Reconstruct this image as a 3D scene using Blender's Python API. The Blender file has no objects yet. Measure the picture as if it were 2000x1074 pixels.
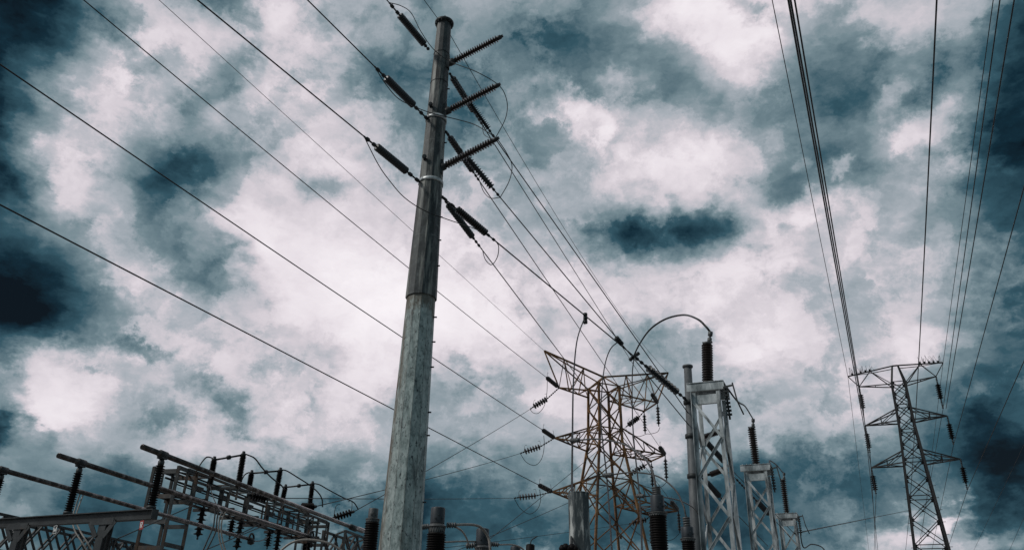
import bpy, math, random
from mathutils import Vector, Matrix
random.seed(7)
SC = bpy.context.scene
COL = SC.collection

# ------------------------------------------------------------------ camera
W0, H0, F = 2000.0, 1074.0, 1555.0
UPC = Vector((90, 3137, -F)).normalized()
FW = Vector((0, 0, -1.0))
YC = (FW - UPC * FW.dot(UPC)).normalized()
XC = YC.cross(UPC).normalized()
ROT = Matrix((XC, YC, UPC))                    # camera axes -> world
EYE = Vector((0, 0, 1.6))
cam = bpy.data.cameras.new('camera')
cam.sensor_width = 36.0
cam.sensor_fit = 'HORIZONTAL'
cam.lens = F / W0 * 36.0
cam.clip_start, cam.clip_end = 0.1, 5000
co = bpy.data.objects.new('camera', cam)
co.matrix_world = Matrix.Translation(EYE) @ ROT.to_4x4()
COL.objects.link(co)
SC.camera = co

def ray(px, py):
    return ROT @ Vector((px - W0 / 2, H0 / 2 - py, -F))
def at(px, py, Y):
    d = ray(px, py); return EYE + d * (Y / d.y)
def atz(px, py, z):
    d = ray(px, py); return EYE + d * ((z - EYE.z) / d.z)
def at_plane(px, py, p, n):
    d = ray(px, py); return EYE + d * ((p - EYE).dot(n) / d.dot(n))
def proj(p):
    c = ROT.transposed() @ (p - EYE)
    return (W0 / 2 + F * c.x / -c.z, H0 / 2 - F * c.y / -c.z)
def depth(p):
    return -(ROT.transposed() @ (p - EYE)).z
def px2m(p, w):
    return w * depth(p) / F
def vert(p, py):                                # point straight above / below p on pixel row py
    lo, hi = max(p.z - 60, EYE.z - 1.5 * p.y), p.z + 60
    for _ in range(60):
        m = (lo + hi) / 2
        if proj(Vector((p.x, p.y, m)))[1] > py: lo = m
        else: hi = m
    return Vector((p.x, p.y, (lo + hi) / 2))
def on_line(a, b, px, py):                      # point of line ab nearest to the ray through a pixel
    d1, d2, r = b - a, ray(px, py), a - EYE
    A, B, Cc, D, E = d1.dot(d1), d1.dot(d2), d2.dot(d2), d1.dot(r), d2.dot(r)
    return a + d1 * ((B * E - Cc * D) / (A * Cc - B * B))

# ------------------------------------------------------------------ sun, exposure
SUN_AZ, SUN_EL = math.radians(-112), math.radians(42)      # high, behind the viewer's left shoulder, through cloud
sl = bpy.data.lights.new('sun', 'SUN')
sl.energy = 1.5
sl.angle = math.radians(10)
sl.color = (1.0, 0.96, 0.9)
so = bpy.data.objects.new('sun', sl)
sd = Vector((math.sin(SUN_AZ) * math.cos(SUN_EL), math.cos(SUN_AZ) * math.cos(SUN_EL), math.sin(SUN_EL)))
so.rotation_euler = sd.to_track_quat('Z', 'Y').to_euler()
so.location = (0, 0, 60)
COL.objects.link(so)
SC.view_settings.view_transform = 'Standard'
SC.view_settings.look = 'None'
SC.view_settings.exposure = 0
SC.view_settings.gamma = 1

# ------------------------------------------------------------------ world: storm sky
def lin(c):
    return tuple((x / 255 / 12.92 if x / 255 <= 0.04045 else ((x / 255 + 0.055) / 1.055) ** 2.4) for x in c)

# cloud masses: (x, y, rx, ry, turn, brightness, softness) ; directions in the sky given as seen from the yard
CLOUDS = [
    # darker storm masses; corner and edge ones also have lens vignetting painted in
    (-60, 40, 250, 330, 15, -.95, 0), (-50, 330, 140, 160, 0, -.5, 0), (250, 95, 66, 42, 40, -.36, .51), (430, 18, 120, 60, 10, -.34, .1),
    (470, 150, 120, 50, -35, -.26, .1), (385, 225, 95, 45, -30, -.25, .1), (335, 335, 155, 85, 8, -.5, -1),
    (340, 425, 150, 95, 20, -.46, -1), (420, 300, 110, 50, -10, -.22, .1), (420, 515, 120, 62, 20, -.36, -1),
    (645, 355, 80, 34, -5, -.32, .51), (545, 395, 60, 35, 10, -.14, .1),
    (800, 90, 260, 170, 10, -.28, 0), (800, 230, 190, 120, 20, -.15, 0), (980, 150, 200, 200, 0, -.24, 0), (1130, 60, 190, 130, 0, -.25, 0),
    (1170, 150, 110, 70, 30, -.16, .1), (1300, 150, 95, 85, -20, -.26, .1), (1010, 330, 170, 120, 10, -.14, 0),
    (1310, 435, 265, 110, -6, -.5, -1), (1335, 455, 160, 60, -6, -.22, -1), (1390, 395, 110, 40, -20, .12, .5), (1230, 470, 60, 34, 10, -.14, .5), (1170, 480, 110, 70, -10, -.14, 0), (1535, 370, 85, 70, 0, -.22, .1),
    (1450, 10, 60, 22, 0, -.35, .2), (1430, 215, 120, 70, 0, -.15, 0),
    (1650, 160, 170, 130, -25, -.34, .05), (1590, 270, 140, 90, 40, -.17, 0), (1800, 130, 100, 90, -20, -.24, .1), (1700, 340, 110, 60, 0, -.18, 0),
    (2040, 130, 230, 340, 0, -.66, 0), (1965, 285, 110, 60, -10, -.22, .1), (2030, 600, 210, 320, 0, -.48, 0), (2040, 1000, 210, 170, 0, -.4, 0),
    (10, 585, 230, 155, 12, -.62, -1), (-10, 590, 160, 105, 8, -.45, -1),
    (292, 682, 56, 21, 8, -.36, .6), (155, 732, 42, 14, -5, -.24, .52), (445, 550, 120, 60, 0, -.22, .1), (520, 640, 100, 60, 10, -.14, 0),
    (505, 715, 60, 40, 20, -.2, .1), (425, 765, 72, 26, 0, -.24, .52), (478, 810, 48, 32, 30, -.24, .52), (310, 820, 70, 22, 5, -.22, .52), (95, 245, 14, 10, 20, -.3, .5),
    (620, 690, 40, 16, 0, -.15, .1), (540, 850, 80, 24, 5, -.16, .1), (10, 835, 95, 45, 10, -.5, .1), (0, 770, 60, 90, 0, -.4, 0),
    (640, 895, 180, 50, -8, -.2, .05), (130, 960, 420, 140, 6, -.3, .05), (450, 1035, 520, 110, 0, -.2, .1), (700, 985, 330, 75, -4, -.14, 0),
    (1000, 1010, 420, 110, 0, -.36, .05), (900, 760, 110, 45, 0, -.14, 0), (930, 880, 150, 40, -6, -.12, 0),
    (1500, 1030, 480, 130, 0, -.44, .1), (1450, 930, 230, 70, -10, -.2, 0), (1250, 700, 130, 90, 20, -.12, 0), (1330, 690, 100, 90, 20, -.09, 0), (1480, 770, 110, 45, -10, -.14, .0),
    (1620, 880, 220, 90, 15, -.26, 0), (1850, 850, 260, 150, -10, -.34, 0), (1970, 920, 180, 100, 0, -.34, .0), (1060, 640, 55, 30, -20, -.17, .1),
    (850, 1090, 1600, 70, 1.6, -.14, .2),
    # sunlit and thin parts
    (600, 500, 330, 175, 15, .4, 0), (950, 570, 330, 150, 0, .34, 0), (575, 70, 130, 110, 30, .36, .05), (590, 230, 180, 110, 20, .28, 0), (200, 330, 160, 80, 20, .24, .0), (215, 210, 190, 130, 0, .2, 0), (330, 80, 90, 60, 0, .16, 0),
    (110, 740, 180, 80, 5, .3, .05), (380, 700, 240, 60, 5, .12, 0), (720, 640, 260, 170, 0, .2, 0), (300, 870, 240, 35, 4, .12, 0), (480, 480, 60, 60, 0, .1, 0),
    (760, 830, 220, 70, 0, .06, 0), (520, 790, 200, 90, 0, .1, 0),
    (1145, 235, 82, 38, 38, .34, .61), (1055, 225, 44, 24, -20, .16, .6), (1110, 190, 30, 36, 0, .2, .6), (1170, 275, 28, 38, 10, .2, .6),
    (1450, 60, 170, 100, 10, .34, .1), (1290, 35, 90, 55, 0, .22, .1), (1550, 60, 160, 90, 0, .1, 0), (1380, 140, 90, 60, 20, .14, .05),
    (1355, 340, 140, 74, -12, .28, .62), (1300, 350, 200, 90, -10, .16, 0), (1205, 370, 80, 56, -10, .24, .6), (1470, 405, 62, 34, 20, .18, .6), (1635, 322, 42, 26, -20, .3, .6), (1560, 318, 24, 22, 0, .2, .6), (1545, 425, 120, 40, -15, .26, .5),
    (1740, 190, 62, 26, -50, .28, .6), (1775, 275, 95, 48, -15, .26, .55), (1880, 180, 50, 85, 20, .22, .5), (1720, 60, 180, 50, -10, .12, 0),
    (1400, 570, 330, 120, 0, .2, 0), (1560, 500, 240, 100, 0, .14, 0), (1740, 670, 130, 60, -10, .3, .1), (1690, 770, 70, 55, 0, .24, .15), (1480, 690, 100, 60, 0, .18, .05), (1440, 640, 150, 90, 0, .12, 0),
    (1560, 830, 130, 60, 15, .22, .05), (1620, 690, 160, 90, 0, .1, 0), (1100, 820, 250, 110, 0, .14, 0), (900, 680, 150, 120, 0, .1, 0),
    (1845, 995, 38, 20, -20, .34, .3), (1770, 1035, 85, 35, -30, .36, .2), (1930, 1045, 110, 26, -6, .34, .1), (1700, 960, 50, 20, 0, .16, .1), (1985, 1000, 40, 40, 0, .2, .1),
]
world = bpy.data.worlds.new('World')
SC.world = world
world.use_nodes = True
try:
    world.cycles.sampling_method = 'MANUAL'
    world.cycles.sample_map_resolution = 512
except Exception:
    pass
NT = world.node_tree
NT.nodes.clear()
def nn(t, **kw):
    n = NT.nodes.new(t)
    for k, v in kw.items(): setattr(n, k, v)
    return n
def lk(a, b): NT.links.new(a, b)
def vmath(op, a, b=None, out=0):
    n = nn('ShaderNodeVectorMath', operation=op)
    for i, x in enumerate((a, b)):
        if x is None: continue
        if hasattr(x, 'links'): lk(x, n.inputs[i])
        else: n.inputs[i].default_value = x
    return n.outputs[out]
def smath(op, a, b=None, c=None):
    n = nn('ShaderNodeMath', operation=op)
    for i, x in enumerate((a, b, c)):
        if x is None: continue
        if hasattr(x, 'links'): lk(x, n.inputs[i])
        else: n.inputs[i].default_value = x
    return n.outputs[0]
def wnoise(vec, scale, detail=6, rough=.55, dist=0, col=False, lac=2.0):
    n = nn('ShaderNodeTexNoise')
    n.inputs['Scale'].default_value = scale
    n.inputs['Detail'].default_value = detail
    n.inputs['Roughness'].default_value = rough
    n.inputs['Lacunarity'].default_value = lac
    n.inputs['Distortion'].default_value = dist
    lk(vec, n.inputs['Vector'])
    return n.outputs['Color' if col else 'Fac']
tc = nn('ShaderNodeTexCoord')
D = tc.outputs['Generated']
flat = vmath('MULTIPLY', D, (1, 1, 1.7))
w1 = vmath('SUBTRACT', wnoise(flat, 6.5, 7, .6, 0, True), (.5, .5, .5))
w2 = vmath('SUBTRACT', wnoise(flat, 24, 6, .6, 0, True), (.5, .5, .5))
s1 = nn('ShaderNodeVectorMath', operation='SCALE'); lk(w1, s1.inputs[0]); s1.inputs['Scale'].default_value = .13
s2 = nn('ShaderNodeVectorMath', operation='SCALE'); lk(w2, s2.inputs[0]); s2.inputs['Scale'].default_value = .045
DW = vmath('ADD', vmath('ADD', D, s1.outputs[0]), s2.outputs[0])
acc = None
w3 = vmath('SUBTRACT', wnoise(D, 15, 8, .66, 0, True), (.5, .5, .5))
s3 = nn('ShaderNodeVectorMath', operation='SCALE'); lk(w3, s3.inputs[0]); s3.inputs['Scale'].default_value = .1
DH = vmath('ADD', D, s3.outputs[0])
ss = nn('ShaderNodeVectorMath', operation='SCALE'); lk(s1.outputs[0], ss.inputs[0]); ss.inputs['Scale'].default_value = .45
DS = vmath('ADD', vmath('ADD', D, ss.outputs[0]), s2.outputs[0])     # calmer warp for the broad soft masses
DV, DVH, DVS = DW, DH, DS
for ci, (px, py, rx, ry, rot, wt, inner) in enumerate(CLOUDS):
    if ci and ci % 16 == 0:                     # keeps the node order serial, so the shader stays within its stack
        tiny = nn('ShaderNodeVectorMath', operation='SCALE'); tiny.inputs[0].default_value = (1e-6, 0, 0); lk(acc, tiny.inputs['Scale'])
        DV = vmath('ADD', DW, tiny.outputs[0])
        DVH = vmath('ADD', DH, tiny.outputs[0])
        DVS = vmath('ADD', DS, tiny.outputs[0])
    c = ray(px, py).normalized()
    a = math.radians(rot)
    ex = ray(px + rx * math.cos(a), py + rx * math.sin(a)).normalized() - c
    ey = ray(px - ry * math.sin(a), py + ry * math.cos(a)).normalized() - c
    su, sv = ex.length, ey.length
    ax = (ex - c * ex.dot(c)).normalized()
    az = c
    ay = az.cross(ax).normalized()
    m = Matrix((ax, ay, az)).transposed()
    mp = nn('ShaderNodeMapping', vector_type='TEXTURE')
    mp.inputs['Location'].default_value = c
    mp.inputs['Rotation'].default_value = m.to_euler('XYZ')
    mp.inputs['Scale'].default_value = (su * (1.4 if inner < .5 else 1.35), sv * (1.4 if inner < .5 else 1.35), max(su, sv))
    lk(DVH if inner >= .5 else (DVS if inner < 0 else DV), mp.inputs['Vector'])
    ln = vmath('LENGTH', mp.outputs[0], None, 1)
    mr = nn('ShaderNodeMapRange', interpolation_type='SMOOTHSTEP')
    lk(ln, mr.inputs['Value'])
    mr.inputs['From Min'].default_value = 1.0
    mr.inputs['From Max'].default_value = max(0, inner) if inner < .5 else inner - .38
    mr.inputs['To Min'].default_value = 0
    mr.inputs['To Max'].default_value = 1
    acc = smath('MULTIPLY_ADD', mr.outputs[0], wt * (.7 if wt < 0 else .66), acc if acc is not None else .685)
n1 = smath('SUBTRACT', wnoise(DW, 5.5, 9, .6, .2), .5)
acc = smath('MULTIPLY_ADD', n1, .4, acc)
# billows: rounded heads, lit from the upper left where the cloud is thin, greyer on their far sides
LDIR = (ray(700, 300).normalized() - ray(900, 620).normalized()).normalized()
def billow(vec, scale, detail, rough):
    n = smath('ABSOLUTE', smath('SUBTRACT', wnoise(vec, scale, detail, rough, .15), .5))
    return n
def relief(vec, scale, detail, rough, step):
    off = vmath('ADD', vec, tuple(LDIR * step))
    return smath('SUBTRACT', billow(off, scale, detail, rough), billow(vec, scale, detail, rough))
WB = vmath('ADD', D, s2.outputs[0])
def sstep(x, lo, hi, t0, t1):
    r = nn('ShaderNodeMapRange', interpolation_type='SMOOTHSTEP')
    lk(x, r.inputs['Value'])
    for k, v in (('From Min', lo), ('From Max', hi), ('To Min', t0), ('To Max', t1)): r.inputs[k].default_value = v
    return r.outputs[0]
r1 = relief(WB, 7, 5, .5, .02)
acc = smath('MULTIPLY_ADD', r1, .55, acc)
n2 = smath('SUBTRACT', wnoise(DW, 14, 8, .58, .25), .5)
acc = smath('MULTIPLY_ADD', n2, .42, acc)
# broken cumulus in front of the smooth layer: crisp ragged edges
cu = smath('ADD', wnoise(DH, 6.2, 8, .56, .1), smath('MULTIPLY', acc, .34))
acc = smath('ADD', acc, sstep(cu, .68, .76, -.045, .055))
cu2 = smath('ADD', wnoise(vmath('ADD', DH, (3.1, 1.7, .4)), 10, 8, .58, .1), smath('MULTIPLY', acc, .26))
acc = smath('ADD', acc, sstep(cu2, .66, .74, -.03, .035))
n3 = smath('SUBTRACT', wnoise(flat, 42, 6, .6, .8), .5)
acc = smath('MULTIPLY_ADD', n3, .07, acc)
# unseen darkening added behind and right of the viewer to dim the light
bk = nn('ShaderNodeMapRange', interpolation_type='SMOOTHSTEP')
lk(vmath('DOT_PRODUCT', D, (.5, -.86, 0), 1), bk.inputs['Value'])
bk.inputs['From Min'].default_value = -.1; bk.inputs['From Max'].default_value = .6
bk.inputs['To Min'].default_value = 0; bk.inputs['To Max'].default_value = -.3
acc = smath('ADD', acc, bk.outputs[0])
rp = nn('ShaderNodeValToRGB')
STOPS = [(0, (5, 14, 20)), (.12, (15, 41, 53)), (.3, (52, 85, 98)), (.5, (119, 139, 147)), (.68, (170, 177, 185)), (.84, (213, 206, 213)), (.97, (233, 225, 231)), (1.22, (252, 246, 250))]
els = rp.color_ramp.elements
while len(els) < len(STOPS): els.new(0.5)
for e, (p, c) in zip(els, STOPS):
    e.position = p * .8; e.color = lin(c) + (1,)
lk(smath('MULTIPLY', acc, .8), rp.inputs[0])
sky = nn('ShaderNodeTexSky', sky_type='NISHITA')
sky.sun_disc = False
sky.sun_elevation = SUN_EL
sky.sun_rotation = SUN_AZ
bg1 = nn('ShaderNodeBackground'); lk(sky.outputs[0], bg1.inputs[0]); bg1.inputs[1].default_value = .06
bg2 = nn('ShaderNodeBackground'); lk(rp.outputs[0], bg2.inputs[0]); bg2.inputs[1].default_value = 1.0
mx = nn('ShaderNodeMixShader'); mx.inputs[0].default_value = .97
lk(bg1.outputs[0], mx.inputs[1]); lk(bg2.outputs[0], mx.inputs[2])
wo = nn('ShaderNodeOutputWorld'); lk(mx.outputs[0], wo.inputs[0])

# ------------------------------------------------------------------ materials
def material(name, stops, scale=6, stretch=(1, 1, 1), rough=.5, metal=0.0, bump=.0, detail=6, streak=None, spec=.5, nrough=.6):
    """mottled surface: noise through a ramp of true base colours, optional vertical streak colour (colour, lo, hi, scale)"""
    m = bpy.data.materials.new(name); m.use_nodes = True
    t = m.node_tree; b = t.nodes['Principled BSDF']
    tcn = t.nodes.new('ShaderNodeTexCoord')
    mp = t.nodes.new('ShaderNodeMapping'); mp.inputs['Scale'].default_value = stretch
    t.links.new(tcn.outputs['Object'], mp.inputs[0])
    nz = t.nodes.new('ShaderNodeTexNoise')
    nz.inputs['Scale'].default_value = scale; nz.inputs['Detail'].default_value = detail; nz.inputs['Roughness'].default_value = nrough
    t.links.new(mp.outputs[0], nz.inputs['Vector'])
    r = t.nodes.new('ShaderNodeValToRGB')
    e = r.color_ramp.elements
    while len(e) < len(stops): e.new(.5)
    for q, (p, c) in zip(e, stops): q.position = p; q.color = tuple(c) + (1,)
    t.links.new(nz.outputs['Fac'], r.inputs[0])
    out = r.outputs[0]
    for st in (streak or []):
        (sc, lo, hi, sscale, sstr) = st
        mp2 = t.nodes.new('ShaderNodeMapping'); mp2.inputs['Scale'].default_value = sstr
        t.links.new(tcn.outputs['Object'], mp2.inputs[0])
        n2 = t.nodes.new('ShaderNodeTexNoise'); n2.inputs['Scale'].default_value = sscale; n2.inputs['Detail'].default_value = 5; n2.inputs['Roughness'].default_value = .65
        t.links.new(mp2.outputs[0], n2.inputs['Vector'])
        mr = t.nodes.new('ShaderNodeMapRange'); mr.inputs['From Min'].default_value = lo; mr.inputs['From Max'].default_value = hi
        t.links.new(n2.outputs['Fac'], mr.inputs['Value'])
        mix = t.nodes.new('ShaderNodeMix'); mix.data_type = 'RGBA'
        t.links.new(mr.outputs[0], mix.inputs[0]); t.links.new(out, mix.inputs[6]); mix.inputs[7].default_value = tuple(sc) + (1,)
        out = mix.outputs[2]
    t.links.new(out, b.inputs['Base Color'])
    b.inputs['Roughness'].default_value = rough
    b.inputs['Metallic'].default_value = metal
    b.inputs['Specular IOR Level'].default_value = spec
    if bump:
        bp = t.nodes.new('ShaderNodeBump'); bp.inputs['Strength'].default_value = bump; bp.inputs['Distance'].default_value = .01
        t.links.new(nz.outputs['Fac'], bp.inputs['Height']); t.links.new(bp.outputs[0], b.inputs['Normal'])
    return m
M = {}
RUST = (.16, .075, .03)
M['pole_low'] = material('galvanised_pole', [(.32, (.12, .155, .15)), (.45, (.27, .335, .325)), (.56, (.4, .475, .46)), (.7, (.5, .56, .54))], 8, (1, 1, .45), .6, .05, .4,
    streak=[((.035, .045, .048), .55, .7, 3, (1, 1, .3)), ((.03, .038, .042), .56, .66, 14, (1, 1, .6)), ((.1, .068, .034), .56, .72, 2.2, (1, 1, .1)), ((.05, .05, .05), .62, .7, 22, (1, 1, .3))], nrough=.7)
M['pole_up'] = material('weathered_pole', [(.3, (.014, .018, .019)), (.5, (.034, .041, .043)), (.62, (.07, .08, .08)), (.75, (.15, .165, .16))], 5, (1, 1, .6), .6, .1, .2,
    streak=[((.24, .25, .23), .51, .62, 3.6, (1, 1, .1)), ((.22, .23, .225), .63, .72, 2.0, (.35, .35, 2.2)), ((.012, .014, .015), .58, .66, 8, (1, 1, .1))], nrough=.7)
M['galv'] = material('galvanised_steel', [(.3, (.13, .15, .155)), (.48, (.34, .37, .375)), (.66, (.62, .64, .64))], 4, (1, 1, .45), .4, .45, .15,
    streak=[((.06, .07, .074), .52, .68, 3, (1, 1, .3))])
M['round'] = material('dull_round_pole', [(.3, (.05, .056, .06)), (.5, (.085, .094, .1)), (.7, (.14, .15, .155))], 4, (1, 1, .4), .6, .1, .1)
M['stump'] = material('streaked_post', [(.35, (.02, .027, .03)), (.55, (.06, .075, .08)), (.7, (.15, .17, .17))], 3.4, (1.6, 1.6, .28), .55, .2, .15,
    streak=[((.5, .52, .5), .52, .66, 5, (1.6, 1.6, .3)), ((.02, .025, .03), .62, .72, 9, (1, 1, .3))], nrough=.65)
M['dgalv'] = material('weathered_steel_section', [(.3, (.009, .011, .013)), (.5, (.02, .025, .027)), (.7, (.046, .052, .054))], 4, (1, 1, 1), .55, .2, .15,
    streak=[((.06, .036, .02), .64, .8, 3, (1, 1, 1))])
M['gantry'] = material('rust_flecked_steel', [(.3, (.014, .016, .018)), (.5, (.034, .038, .039)), (.7, (.085, .086, .082))], 4, (1, 1, 1), .6, .1, .1,
    streak=[((.06, .032, .017), .5, .62, 1.3, (1, 1, 1))])
M['rust'] = material('rusty_lattice_steel', [(.3, (.06, .026, .01)), (.5, (.17, .08, .028)), (.7, (.3, .155, .06))], 1.1, (1, 1, 1), .75, 0, .1,
    streak=[((.024, .016, .013), .5, .66, .6, (1, 1, 1))])
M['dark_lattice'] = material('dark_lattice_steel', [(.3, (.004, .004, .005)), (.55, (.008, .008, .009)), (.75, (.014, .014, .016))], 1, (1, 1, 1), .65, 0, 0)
M['porcelain'] = material('brown_porcelain', [(.3, (.008, .005, .005)), (.6, (.014, .009, .008)), (.8, (.022, .014, .012))], 6, (1, 1, 1), .35, 0, 0)
M['porcelain_red'] = material('chocolate_porcelain', [(.3, (.014, .008, .007)), (.6, (.026, .016, .013)), (.8, (.042, .026, .022))], 6, (1, 1, 1), .3, 0, 0)
M['black_porcelain'] = material('black_glazed_porcelain', [(.3, (.003, .002, .002)), (.7, (.006, .0045, .0045))], 6, (1, 1, 1), .6, 0, 0, spec=.15)
M['grey_ins'] = material('grey_insulator', [(.3, (.011, .013, .015)), (.6, (.02, .024, .028)), (.8, (.034, .04, .044))], 6, (1, 1, 1), .4, 0, 0)
M['polymer'] = material('dark_polymer', [(.3, (.01, .013, .016)), (.6, (.02, .024, .028)), (.8, (.034, .038, .042))], 6, (1, 1, 1), .5, 0, 0)
M['fitting'] = material('dull_fitting', [(.3, (.014, .016, .017)), (.6, (.03, .033, .036)), (.8, (.07, .074, .076))], 9, (1, 1, 1), .5, .4, 0)
M['cap_grey'] = material('grey_bushing_cap', [(.3, (.015, .02, .026)), (.6, (.026, .034, .042)), (.8, (.05, .058, .065))], 5, (1, 1, 1), .5, .1, .05,
    streak=[((.09, .05, .03), .66, .74, 7, (1, 1, 1))])
M['collar'] = material('cast_collar', [(.3, (.05, .055, .058)), (.6, (.1, .105, .106)), (.8, (.22, .22, .215))], 14, (1, 1, 1), .5, .3, .1)
M['wire'] = material('weathered_conductor', [(.3, (.006, .007, .008)), (.7, (.013, .015, .016))], 20, (1, 1, 1), .55, .2, 0)
M['alu_cable'] = material('aluminium_cable', [(.3, (.03, .03, .03)), (.7, (.09, .086, .082))], 20, (1, 1, 1), .5, .4, 0)
M['light_cable'] = material('pale_bare_cable', [(.3, (.15, .14, .125)), (.7, (.34, .31, .28))], 20, (1, 1, 1), .5, .2, 0)
M['bus'] = material('tarnished_bus_tube', [(.3, (.03, .024, .022)), (.5, (.075, .062, .057)), (.7, (.3, .265, .255))], 5, (1, 1, 1), .26, .7, .1,
    streak=[((.02, .017, .016), .52, .7, 3, (1, 1, 1))])
M['red_sign'] = material('red_plate', [(.3, (.3, .02, .02)), (.7, (.4, .035, .03))], 4, (1, 1, 1), .45)
M['dark_sign'] = material('black_plate', [(.3, (.02, .025, .03)), (.7, (.035, .04, .045))], 4, (1, 1, 1), .45)
M['letter'] = material('white_lettering', [(.3, (.72, .72, .7)), (.7, (.8, .8, .78))], 4, (1, 1, 1), .5)
M['gravel'] = material('crushed_stone', [(.3, (.09, .09, .09)), (.5, (.18, .175, .17)), (.7, (.3, .29, .28))], 9, (1, 1, 1), .9, 0, .4, 10)

# ------------------------------------------------------------------ mesh helpers
ORIG = {}
def basis(ax, up=None):
    ax = ax.normalized()
    u = up if up is not None else Vector((0, 0, 1))
    if abs(ax.dot(u.normalized())) > .97: u = Vector((0, 1, 0)) if abs(ax.y) < .9 else Vector((1, 0, 0))
    s = u.cross(ax).normalized()
    return ax, s, ax.cross(s).normalized()
class MB:
    def __init__(self): self.v, self.f, self.sm = [], [], []
    def _ring(self, c, s, t, r, n, ph=0):
        i = len(self.v)
        for k in range(n):
            a = 2 * math.pi * k / n + ph
            self.v.append(c + s * (r * math.cos(a)) + t * (r * math.sin(a)))
        return i
    def _skin(self, a, b, n, smooth):
        for k in range(n):
            self.f.append((a + k, a + (k + 1) % n, b + (k + 1) % n, b + k)); self.sm.append(smooth)
    def _cap(self, a, n, flip):
        q = tuple(range(a, a + n)); self.f.append(q[::-1] if flip else q); self.sm.append(False)
    def tube(self, pts, r, n=7, smooth=True, caps=True, ph=0):
        pts = [Vector(p) for p in pts]
        rs = r if isinstance(r, (list, tuple)) else [r] * len(pts)
        prev, first, s = None, None, None
        for i, p in enumerate(pts):
            d = (pts[min(i + 1, len(pts) - 1)] - pts[max(i - 1, 0)]).normalized()
            if s is None: _, s, t = basis(d)
            else:
                s = (s - d * s.dot(d)).normalized(); t = d.cross(s)
            cur = self._ring(p, s, t, rs[i], n, ph)
            if prev is not None: self._skin(prev, cur, n, smooth)
            else: first = cur
            prev = cur
        if caps: self._cap(first, n, True); self._cap(prev, n, False)
        return self
    def lathe(self, p0, p1, prof, n=14, smooth=True, ph=0):
        """prof: (metres along p0->p1, radius)"""
        ax, s, t = basis(p1 - p0)
        prev = None
        for i, (h, r) in enumerate(prof):
            cur = self._ring(p0 + ax * h, s, t, max(r, .0005), n, ph)
            if prev is not None: self._skin(prev, cur, n, smooth)
            else: self._cap(cur, n, True)
            prev = cur
        self._cap(prev, n, False)
        return self
    def bar(self, p0, p1, w, h=None, up=None, off=(0, 0)):
        h = h or w
        ax, s, t = basis(p1 - p0, up)
        o = s * off[0] + t * off[1]
        i = len(self.v)
        for c in (p0 + o, p1 + o):
            for (a, b) in ((-1, -1), (1, -1), (1, 1), (-1, 1)):
                self.v.append(c + s * (a * w / 2) + t * (b * h / 2))
        for q in ((0, 3, 2, 1), (4, 5, 6, 7), (0, 1, 5, 4), (1, 2, 6, 5), (2, 3, 7, 6), (3, 0, 4, 7)):
            self.f.append(tuple(i + k for k in q)); self.sm.append(False)
        return self
    def angle(self, p0, p1, w, t, up, fl=1):
        """L section: two flanges butted edge to edge, inner corner on the axis"""
        self.bar(p0, p1, w, t, up, (fl * (w / 2 + t / 2), 0))
        self.bar(p0, p1, t, w, up, (0, (w / 2 - t / 2)))
        return self
    def channel(self, p0, p1, h, w, t, up, fl=1):
        self.bar(p0, p1, t, h, up)
        self.bar(p0, p1, w, t, up, (fl * (w / 2 + t / 2), h / 2 - t / 2))
        self.bar(p0, p1, w, t, up, (fl * (w / 2 + t / 2), -h / 2 + t / 2))
        return self
    def build(self, name, mat, parent=None):
        o0 = ORIG.get(parent.as_pointer(), Vector((0, 0, 0))) if parent else Vector((0, 0, 0))
        base = o0
        if parent is None and self.v:
            base = Vector(self.v[0])
        me = bpy.data.meshes.new(name)
        me.from_pydata([v - base for v in self.v], [], self.f)
        me.polygons.foreach_set('use_smooth', self.sm)
        me.materials.append(mat); me.update()
        o = bpy.data.objects.new(name, me); COL.objects.link(o)
        if parent: o.parent = parent
        else: o.location = base
        ORIG[o.as_pointer()] = base
        return o
def tag(o, label, cat, group=None):
    o['label'] = label; o['category'] = cat
    if group: o['group'] = group
    return o
def thing(name, label, cat, loc, group=None):
    o = bpy.data.objects.new(name, None); COL.objects.link(o)
    o.location = loc; o.empty_display_size = .2
    ORIG[o.as_pointer()] = Vector(loc)
    return tag(o, label, cat, group)
def catmull(p, n=8):
    p = [Vector(q) for q in p]
    if len(p) < 3: return p
    e = [p[0] * 2 - p[1]] + p + [p[-1] * 2 - p[-2]]
    out = []
    for i in range(1, len(e) - 2):
        a, b, c, d = e[i - 1:i + 3]
        for k in range(n):
            t = k / n
            out.append(.5 * ((2 * b) + (c - a) * t + (2 * a - 5 * b + 4 * c - d) * t * t + (3 * b - a - 3 * c + d) * t ** 3))
    out.append(p[-1]); return out

# ------------------------------------------------------------------ wires
def span(p0, p1, sag, n=28):
    return [p0.lerp(p1, i / n) - Vector((0, 0, 4 * sag * (i / n) * (1 - i / n))) for i in range(n + 1)]
def fit_sag(p0, p1, via):
    best = (1e9, 0)
    for k in range(0, 90):
        s = k * .05
        pts = [proj(q) for q in span(p0, p1, s, 40) if depth(q) > .5]
        dmin = 1e9
        for a, b in zip(pts, pts[1:]):
            vx, vy = b[0] - a[0], b[1] - a[1]
            l = vx * vx + vy * vy
            if l < 1e-9: continue
            t = max(0, min(1, ((via[0] - a[0]) * vx + (via[1] - a[1]) * vy) / l))
            dmin = min(dmin, math.hypot(a[0] + vx * t - via[0], a[1] + vy * t - via[1]))
        best = min(best, (dmin, s))
    return best[1]
def wire(label, p0, p1, r=.016, via=None, sag=0, group=None, name='overhead_wire', mat='wire'):
    if via: sag = fit_sag(p0, p1, via)
    pts = span(p0, p1, sag)
    o = MB().tube(pts, r, 6).build(name, M[mat])
    tag(o, label, 'power line', group)
    return pts
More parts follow.
